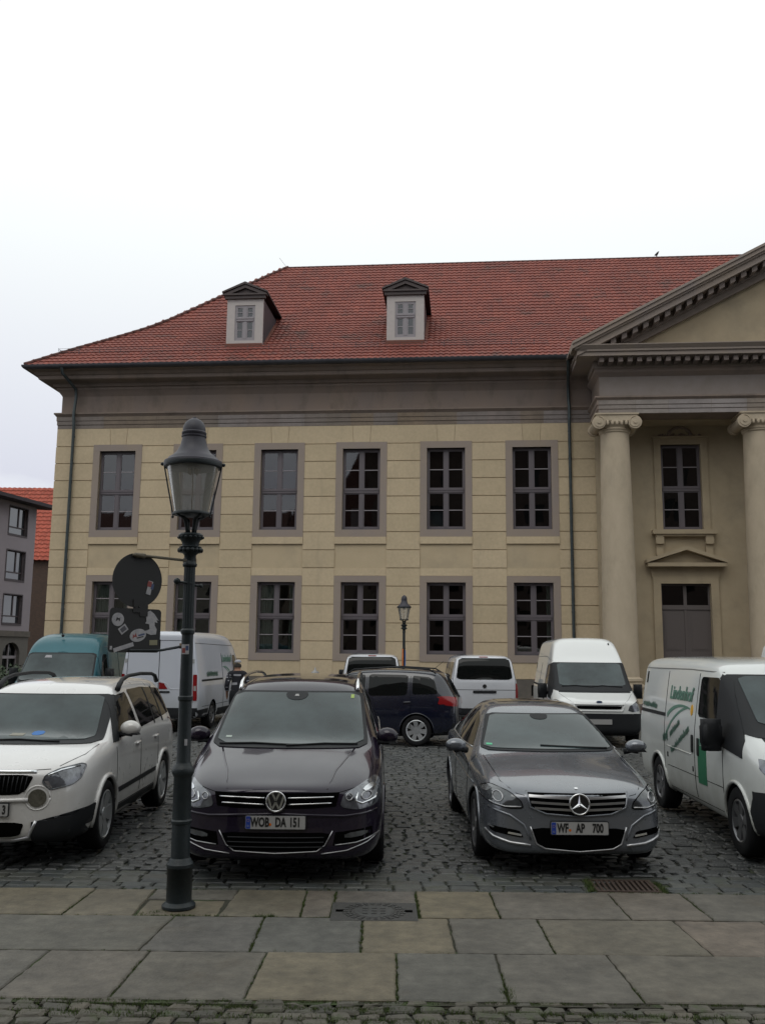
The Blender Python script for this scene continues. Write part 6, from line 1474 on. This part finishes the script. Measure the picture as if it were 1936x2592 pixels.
def build_minibus(loc, rz, label, extra):
    pm = paint('bus white', (.58, .59, .63), 0, .35, dirt=(.3, .3, .3)) ; L = 4.89
    st = [
        (0.00, .24, .78, .75, .78, .74, .90, .64, .96, .02), (.10, .22, .90, .82, .89, .84, .97, .70, 1.03, .02), (.5, .22, .94, .96, .93, .86, 1.10, .74, 1.15, .03), (.9, .22, .952, 1.08, .94, .84, 1.24, .74, 1.29, .04),
        (1.55, .22, .952, 1.12, .94, .78, 1.76, .68, 1.85, .04), (1.9, .22, .952, 1.12, .94, .79, 1.86, .68, 1.95, .03), (3.0, .24, .952, 1.15, .94, .79, 1.88, .68, 1.97, .02), (4.5, .26, .952, 1.15, .94, .79, 1.87, .68, 1.96, .02),
        (4.78, .28, .94, 1.12, .93, .78, 1.80, .68, 1.90, .02), (4.86, .30, .92, 1.10, .92, .82, 1.40, .74, 1.44, .0), (4.89, .34, .90, 1.05, .89, .84, 1.2, .76, 1.25, .0)]
    c = Car('minibus', label, 'van', loc, rz, L, st, pm, 'white minibuses seen from behind', bowr=.04, creases=[(None, 4, .3), (None, 5, .3)], wheels=((.92, .95), (3.92, .95)), wr=.33)
    RW = c.patch('rear_window', smoothpoly([(-.78, 1.30), (.78, 1.30), (.70, 1.875), (-.70, 1.875)], 3, .08), 'rear', MT['side'], .010, .03)
    c.seam([(-.86, .55), (-.86, 1.30), (-.76, 1.88), (.76, 1.88), (.86, 1.30), (.86, .55)], 'rear', r=.007); c.seam([(-.86, 1.02), (.86, 1.02)], 'rear', r=.006)
    c.patch('rear_badge', [(.055*math.cos(a), 1.12+.055*math.sin(a)) for a in np.linspace(0, 5.9, 16)], 'rear', MT['ink'], .012)
    c.patch('handle_bar', [(-.32, .93), (.32, .93), (.32, 1.00), (-.32, 1.00)], 'rear', MT['blackp'], .014)
    for s in (1, -1):
        c.patch('tail_light', [(s*.85, .75), (s*.925, .75), (s*.92, 1.2), (s*.86, 1.2)], 'rear', MT['red'], .01)
        c.patch('bumper', [(0, .34), (s*.9, .34), (s*.9, .52), (0, .52)], 'rear', MT['blackp'], .012)
    c.patch('brake_light', [(-.12, 1.90), (.12, 1.90), (.12, 1.92), (-.12, 1.92)], 'rear', MT['red'], .01)
    for a, b in ((1.5, 2.2), (2.3, 3.3), (3.4, 4.55)): c.patch('side_window', smoothpoly([(a, 1.26), (b, 1.26), (b, 1.76), (a+(.25 if a < 2 else 0), 1.76)], 2, .06), 'left', MT['side'], .005, .12, mirror=True)
    c.patch('windscreen', smoothpoly([(-.74, 1.30), (.74, 1.30), (.66, 1.76), (-.66, 1.76)], 3, .06), 'front', MT['wind'], .014, .03)
    c.wheels((.92, 3.92), .93, .33, MT['rim'], .22, 6); c.mirrors(1.06, 1.35, 1.30, (.09, .06, .13), capm=MT['blackp'], foot=(.1, .0), boxy=True); 
    c.plate(0, .78, None, L+.012, view='rear')
    if extra:
        c.patch('paper_in_window', [(-.02, 1.52), (-.22, 1.52), (-.22, 1.68), (-.10, 1.68), (-.08, 1.6), (-.02, 1.6)][::-1], 'rear', mat('cream paper', (.32, .31, .24), .8), .009, parent=RW)
        c.patch('window_reflection_strip', [(.38, 1.60), (.10, 1.60), (.10, 1.66), (.38, 1.68)], 'rear', mat('reflection grey', (.10, .12, .12), .6), .009, parent=RW)  # grey strip painted on the rear glass as a reflection
    return c
build_minibus((2.86, 25.7+2.45, 0), R(180), 'white minibus seen from behind with a cream paper in its rear window', True)
build_minibus((-.27, 28.0+2.45, 0), R(180), 'farther white minibus whose top rises behind the dark blue car', False)

# ---------------------------------------------------------------- person walking away behind the minivan
def person(loc, rz):
    P_ = empty('person', loc, rz, 'person walking away in a dark shirt with thin white stripes', 'person')
    pts = {'pelvis': (0, 0, .95, .14), 'waist': (0, .01, 1.08, .135), 'chest': (0, .03, 1.32, .155), 'sh': (0, .03, 1.44, .11), 'neck': (0, .04, 1.52, .058), 'head': (0, .06, 1.62, .095), 'crown': (0, .055, 1.70, .085),
           'hl': (-.10, 0, .90, .10), 'kl': (-.11, .16, .50, .065), 'al': (-.12, .12, .09, .045), 'tl': (-.12, .26, .04, .04),
           'hr': (.10, 0, .90, .10), 'kr': (.11, -.02, .49, .065), 'ar': (.12, -.26, .13, .045), 'tr': (.12, -.14, .04, .04),
           'sl': (-.19, .03, 1.43, .07), 'el': (-.26, -.06, 1.16, .048), 'wl': (-.25, .06, .93, .032), 'ml': (-.25, .10, .86, .034),
           'sr': (.19, .03, 1.43, .07), 'er': (.27, .0, 1.16, .048), 'wr': (.27, .16, .98, .032), 'mr': (.27, .22, .93, .034)}
    E_ = [('pelvis', 'waist'), ('waist', 'chest'), ('chest', 'sh'), ('sh', 'neck'), ('neck', 'head'), ('head', 'crown')]
    for q in 'lr': E_ += [('pelvis', 'h'+q), ('h'+q, 'k'+q), ('k'+q, 'a'+q), ('a'+q, 't'+q), ('sh', 's'+q), ('s'+q, 'e'+q), ('e'+q, 'w'+q), ('w'+q, 'm'+q)]
    for q, s in (('l', -1), ('r', 1)):       # five short finger chains from each palm
        mx_, my_, mz_, _ = pts['m'+q]
        for k in range(4):
            pts[f'f{q}{k}'] = (mx_+(k-1.5)*.006, my_+(k-1.5)*.018, mz_-.045, .009); pts[f'g{q}{k}'] = (mx_-s*.012, my_+(k-1.5)*.018+.01, mz_-.085+.006*abs(k-1.5), .008); E_ += [('m'+q, f'f{q}{k}'), (f'f{q}{k}', f'g{q}{k}')]
        pts['th'+q] = (mx_-s*.02, my_+.045, mz_-.02, .010); E_ += [('m'+q, 'th'+q)]
    me = bpy.data.meshes.new('body'); K = list(pts); me.from_pydata([pts[k][:3] for k in K], [(K.index(a), K.index(b)) for a, b in E_], [])
    o = bpy.data.objects.new('skin_body', me); COL.objects.link(o); md = o.modifiers.new('s', 'SKIN')
    for i, k in enumerate(K):
        me.skin_vertices[0].data[i].radius = (pts[k][3], pts[k][3]*(.8 if k in ('pelvis', 'waist', 'chest', 'sh') else 1)); me.skin_vertices[0].data[i].use_root = (k == 'pelvis')
    o.modifiers.new('u', 'SUBSURF').levels = 2
    dg = bpy.context.evaluated_depsgraph_get(); full = bpy.data.meshes.new_from_object(o.evaluated_get(dg)); bpy.data.objects.remove(o)
    bvh = BVHTree.FromPolygons([v.co[:] for v in full.vertices], [p.vertices[:] for p in full.polygons])
    stripes = [1.02, 1.10, 1.18, 1.26, 1.34, 1.40]
    for p in full.polygons: p.use_smooth = True
    body = obj('body', full, MT['skin'], P_)
    def cloth(name, cond, m, off):
        bm = bmesh.new(); bm.from_mesh(body.data); bmesh.ops.delete(bm, geom=[f for f in bm.faces if not cond(f.calc_center_median())], context='FACES')
        bm.normal_update()
        for v in bm.verts: v.co += v.normal*off
        return obj(name, bm, m, P_, smooth=True)
    sh_ = cloth('shirt', lambda c: 1.0 < c.z < 1.50, MT['shirt'], .02)
    for z in stripes: cloth('shirt_stripe', lambda c: z-.006 < c.z < z+.006, MT['stripe'], .024).parent = sh_
    cloth('trousers', lambda c: .08 < c.z < 1.02 and abs(c.x) < .21, MT['trousers'], .016)
    cloth('hair', lambda c: c.z > 1.60 and c.y < .10 or c.z > 1.68, MT['hair'], .012)
    cloth('shoe', lambda c: c.z < .10, MT['blackp'], .012)
    bm = bmesh.new(); bmesh.ops.create_icosphere(bm, subdivisions=3, radius=1)
    for v in bm.verts: v.co = Vector((v.co.x*.088, v.co.y*.10+.055, max(v.co.z, -.3)*.06+1.735))
    obj('cap', bm, MT['stripe'], P_, smooth=True)
person((-3.70, 24.0, 0), R(8))

# small white pointed bollard cap by the facade
bl_ = empty('bollard', (-2.35, 33.2, 0), 0, 'small bollard with a pale pointed cap by the cream facade', 'bollard')
bm = bmesh.new(); lathe(bm, [(.09, 0), (.08, .05), (.06, .1), (.055, 1.22), (.08, 1.24)], 20); obj('post', recalc(bm), MT['iron'], bl_, smooth=True)
bm = bmesh.new(); lathe(bm, [(.08, 1.24), (.15, 1.25), (.14, 1.30), (.05, 1.36), (.03, 1.42), (.0, 1.50)], 20); obj('cap', recalc(bm), MT['plate'], bl_, smooth=True)

# ================================================================== OTHER BUILDINGS
# lilac grey corner house at the left
hd = math.atan2(math.cos(R(13.5)), math.sin(R(13.5)))     # direction of its wall in plan
H = empty('corner_house', (-22.126, 58, 0), hd, 'lilac grey rendered house with overhanging dark roof at the left edge', 'house')
# local x runs away along the wall (0 at the far corner, negative towards us), local -y faces the square
LM = mat('lilac render', (.30, .262, .285), .9, col2=(.265, .235, .255), nscale=.8, bump=.1)
bm = bmesh.new(); hs = [(-2.72, -.92, a, b) for a, b in ((3.55, 5.31), (6.22, 8.0), (9.0, 10.7))]+[(-7.0, -5.2, a, b) for a, b in ((3.55, 5.31), (6.22, 8.0), (9.0, 10.7))]
holes_wall(bm, -16, 0, 2.85, 11.25, 0, .35, hs); box(bm, -.35, 0, .35, 9, 2.85, 11.25); obj('wall', bm, LM, H)
bm = bmesh.new(); box(bm, -16, .03, -.1, .35, 2.78, 3.12); obj('string_course', bm, MT['plinth'], H)
bm = bmesh.new()
A_ = [(-2.45, 0), (-2.45, 1.7)]+[(-1.62+.83*math.cos(R(180-a)), 1.7+.72*math.sin(R(180-a))) for a in range(0, 181, 15)]+[(-.79, 1.7), (-.79, 0)]
prism(bm, [(-16, 0), (-2.45, 0), (-2.45, 2.78), (-16, 2.78)], 0, .35); prism(bm, [(-.79, 0), (0, 0), (0, 2.78), (-.79, 2.78)], 0, .35)
top_ = [p for p in A_[1:-1]]
for a, b in zip(top_, top_[1:]):
    if b[0] > a[0]+1e-6: prism(bm, [(a[0], a[1]), (b[0], b[1]), (b[0], 2.78), (a[0], 2.78)], 0, .35)
obj('ground_floor_wall', recalc(bm), mat('grey ground floor', (.15, .14, .125), .9, col2=(.12, .11, .1)), H)
bm = bmesh.new(); box(bm, -2.45, -.79, .3, .34, 0, 2.5); obj('arched_window', bm, MT['side'], H)
bm = bmesh.new(); box(bm, -2.45, -.79, .2, .29, 1.45, 1.62); box(bm, -2.45, -2.37, .2, .29, 0, 2.2); box(bm, -.87, -.79, .2, .29, 0, 2.2); box(bm, -1.66, -1.58, .2, .29, 0, 2.3); obj('arched_window_frame', bm, MT['framelt'], H)
for (x0, x1, z0, z1) in hs:
    bm = bmesh.new(); f = .07
    box(bm, x0-.06, x1+.06, -.03, .14, z0-.1, z0); box(bm, x0-.06, x1+.06, -.03, .14, z1, z1+.06); box(bm, x0-.07, x0, -.03, .14, z0, z1); box(bm, x1, x1+.07, -.03, .14, z0, z1)
    box(bm, x0, x0+f, .14, .2, z0, z1); box(bm, x1-f, x1, .14, .2, z0, z1); box(bm, x0+f, x1-f, .14, .2, z0+.42, z0+.50); box(bm, x0+f, x1-f, .14, .2, z0, z0+.06); box(bm, x0+f, x1-f, .14, .2, z1-.06, z1)
    xm = x0+.62*(x1-x0); box(bm, xm-.05, xm+.05, .14, .2, z0+.5, z1-.06)
    W = obj('window', bm, mat('brown window frame', (.06, .045, .05), .6), H)
    bm = bmesh.new(); v = [bm.verts.new(p) for p in ((x0, .18, z0), (x1, .18, z0), (x1, .18, z1), (x0, .18, z1))]; bm.faces.new(v); obj('pane', bm, mat('house glass', (.03, .035, .04), .03, spec=1, coat=1), W)
bm = bmesh.new()
prism(bm, [(-1.0, 10.95), (-1.05, 11.15), (4.5, 11.75), (4.5, 11.4), (.0, 10.98)], -16.5, .95, 'x')
RF = obj('roof', recalc(bm), mat('dark slate', (.06, .05, .06), .7, col2=(.075, .06, .07), nscale=6, bump=.4), H)
bm = bmesh.new(); box(bm, -16, -.0, .5, .6, 0, 11); obj('dark_rooms', bm, MT['dark'], H)
# brick house with a big red roof behind it
K_ = empty('brick_house', (-28, 72, 0), 0, 'brown brick house with a bright red roof beside the lilac house', 'house')
bm = bmesh.new(); box(bm, -12, 8, 0, 9, 0, 8.9); 
mb = mat('brown brick', (.085, .052, .038), .9, col2=(.06, .04, .03), nscale=1.5, bump=.3)
t = mb.node_tree; br = nd(t, 'ShaderNodeTexBrick'); br.inputs['Scale'].default_value = 4; br.inputs['Color1'].default_value = (.10, .058, .04, 1); br.inputs['Color2'].default_value = (.07, .044, .034, 1); br.inputs['Mortar'].default_value = (.055, .05, .045, 1); br.inputs['Mortar Size'].default_value = .02
tcn = nd(t, 'ShaderNodeTexCoord'); mpn = nd(t, 'ShaderNodeMapping'); mpn.inputs['Rotation'].default_value = (R(-90), 0, 0); t.links.new(tcn.outputs['Object'], mpn.inputs[0]); t.links.new(mpn.outputs[0], br.inputs[0]); t.links.new(br.outputs[0], t.nodes['Principled BSDF'].inputs['Base Color'])
obj('wall', bm, mb, K_)
V, F, T = [], [], []; nr, per = 19, 4; x0_, x1_ = -12.5, 8.5; tw = .42; nx = int((x1_-x0_)/tw*per)
for r_ in range(nr):
    for e in (0, 1):
        q = (r_+e)/nr
        for k in range(nx+1): V.append((x0_+k*tw/per, -.4+q*4.6, 8.85+q*6.65+(.10 if e == 0 else .0)+.05*[0, .8, 1, .4][k % per]))
    b0 = r_*2*(nx+1)
    for k in range(nx):
        a = b0+k; F.append((a, a+1, a+nx+2, a+nx+1)); T.append(random.random())
        if r_: F.append((a-nx-1, a-nx, a+1, a)); T.append(.0)
me = bpy.data.meshes.new('roof'); me.from_pydata(V, [], F); at = me.attributes.new('tint', 'FLOAT', 'FACE'); at.data.foreach_set('value', T)
rf2 = obj('roof', me, cellmat('bright red tiles', [(.25, .050, .026), (.34, .062, .032), (.30, .052, .028), (.38, .08, .045)], .7), K_)
bm = bmesh.new(); prism(bm, [(4.2, 15.5), (9.4, 8.85), (9.4, 8.7), (4.2, 15.2)], x0_, x1_, 'x'); obj('roof_back', bm, mat('red tile back', (.3, .06, .03), .8), K_)

# houses across the street behind the camera: seen only as reflections in glass and paint
def backhouse(name, label, x0, x1, y, d, h, ridge, wm, rm, gable_front):
    T_ = empty(name, ((x0+x1)/2, y, 0), 0, label, 'house'); hw = (x1-x0)/2
    bm = bmesh.new(); hs_ = []; n = int(hw*2/3.2)
    for k in range(n):
        c = -hw+(k+.5)*2*hw/n
        for z in np.arange(1.2, h-2.2, 3.4): hs_.append((c-.55, c+.55, z, z+1.8))
    holes_wall(bm, -hw, hw, 0, h, -.4, 0, hs_); box(bm, -hw, hw, -d, -d+.4, 0, h); box(bm, -hw, -hw+.4, -d+.4, -.4, 0, h); box(bm, hw-.4, hw, -d+.4, -.4, 0, h)
    obj('wall', bm, wm, T_)
    for (a, b, z0, z1) in hs_:
        bm = bmesh.new(); box(bm, a, b, -.3, -.2, z0, z1); obj('window', bm, MT['side'], T_)
    bm = bmesh.new()
    if gable_front: prism(bm, [(-hw-.3, h), (0, ridge), (hw+.3, h)], -d-.3, .3)
    else: prism(bm, [(.5, h), (-d/2, ridge), (-d-.5, h)], -hw-.3, hw+.3, 'x')
    obj('roof', bm, rm, T_)
wm1 = mat('brown plaster', (.20, .165, .13), .9, col2=(.16, .13, .1)); rm1 = mat('old red roof', (.10, .035, .027), .8, col2=(.07, .03, .025))
backhouse('gabled_house', 'tall brown gabled house behind the camera across the street', -19.5, -3.5, -20, 14, 13.5, 28, wm1, rm1, True)
backhouse('long_house', 'long dark brick house behind the camera with a steep dark roof', -11.5, 44, -18.2, 12, 22.5, 30, mat('dark brick', (.085, .06, .05), .9, col2=(.07, .05, .045)), mat('brown roof', (.07, .045, .04), .8), False)
backhouse('low_house', 'low cream house behind the camera with a red roof', -46, -21, -22, 12, 11.0, 18.0, mat('pale plaster', (.3, .28, .24), .9), rm1, False)

# dark shrub at the far left edge
sb = empty('shrub', (-10.6, 27.5, 0), 0, 'dark green shrub at the far left edge beside the teal van', 'shrub')
bm = bmesh.new()
for _ in range(5200):
    a, b_ = random.uniform(0, 6.28), random.random(); r_ = random.random()**.4
    c_ = Vector((1.5*r_*math.cos(a)*math.sqrt(b_), 1.0*r_*math.sin(a)*math.sqrt(b_), .75+.85*(2*random.random()-1)*r_))
    if random.random() < .25 and c_.z > 1.2: continue
    s_ = random.uniform(.03, .07); u = Vector([random.gauss(0, 1) for _ in range(3)]).normalized(); w2 = u.orthogonal().normalized()
    bm.faces.new([bm.verts.new(c_+u*s_), bm.verts.new(c_+w2*s_*.5), bm.verts.new(c_-u*s_), bm.verts.new(c_-w2*s_*.5)])
obj('foliage', bm, mat('dark leaves', (.02, .035, .018), .7, col2=(.04, .06, .025), nscale=8), sb)
bm = bmesh.new()
for k in range(6): tube(bm, [(0, 0, 0), (math.cos(k)*.3, math.sin(k)*.3, .6), (math.cos(k)*.9, math.sin(k)*.7, 1.2)], [.03, .02, .008], 6)
obj('stem', bm, mat('bark', (.04, .03, .02), .9), sb)
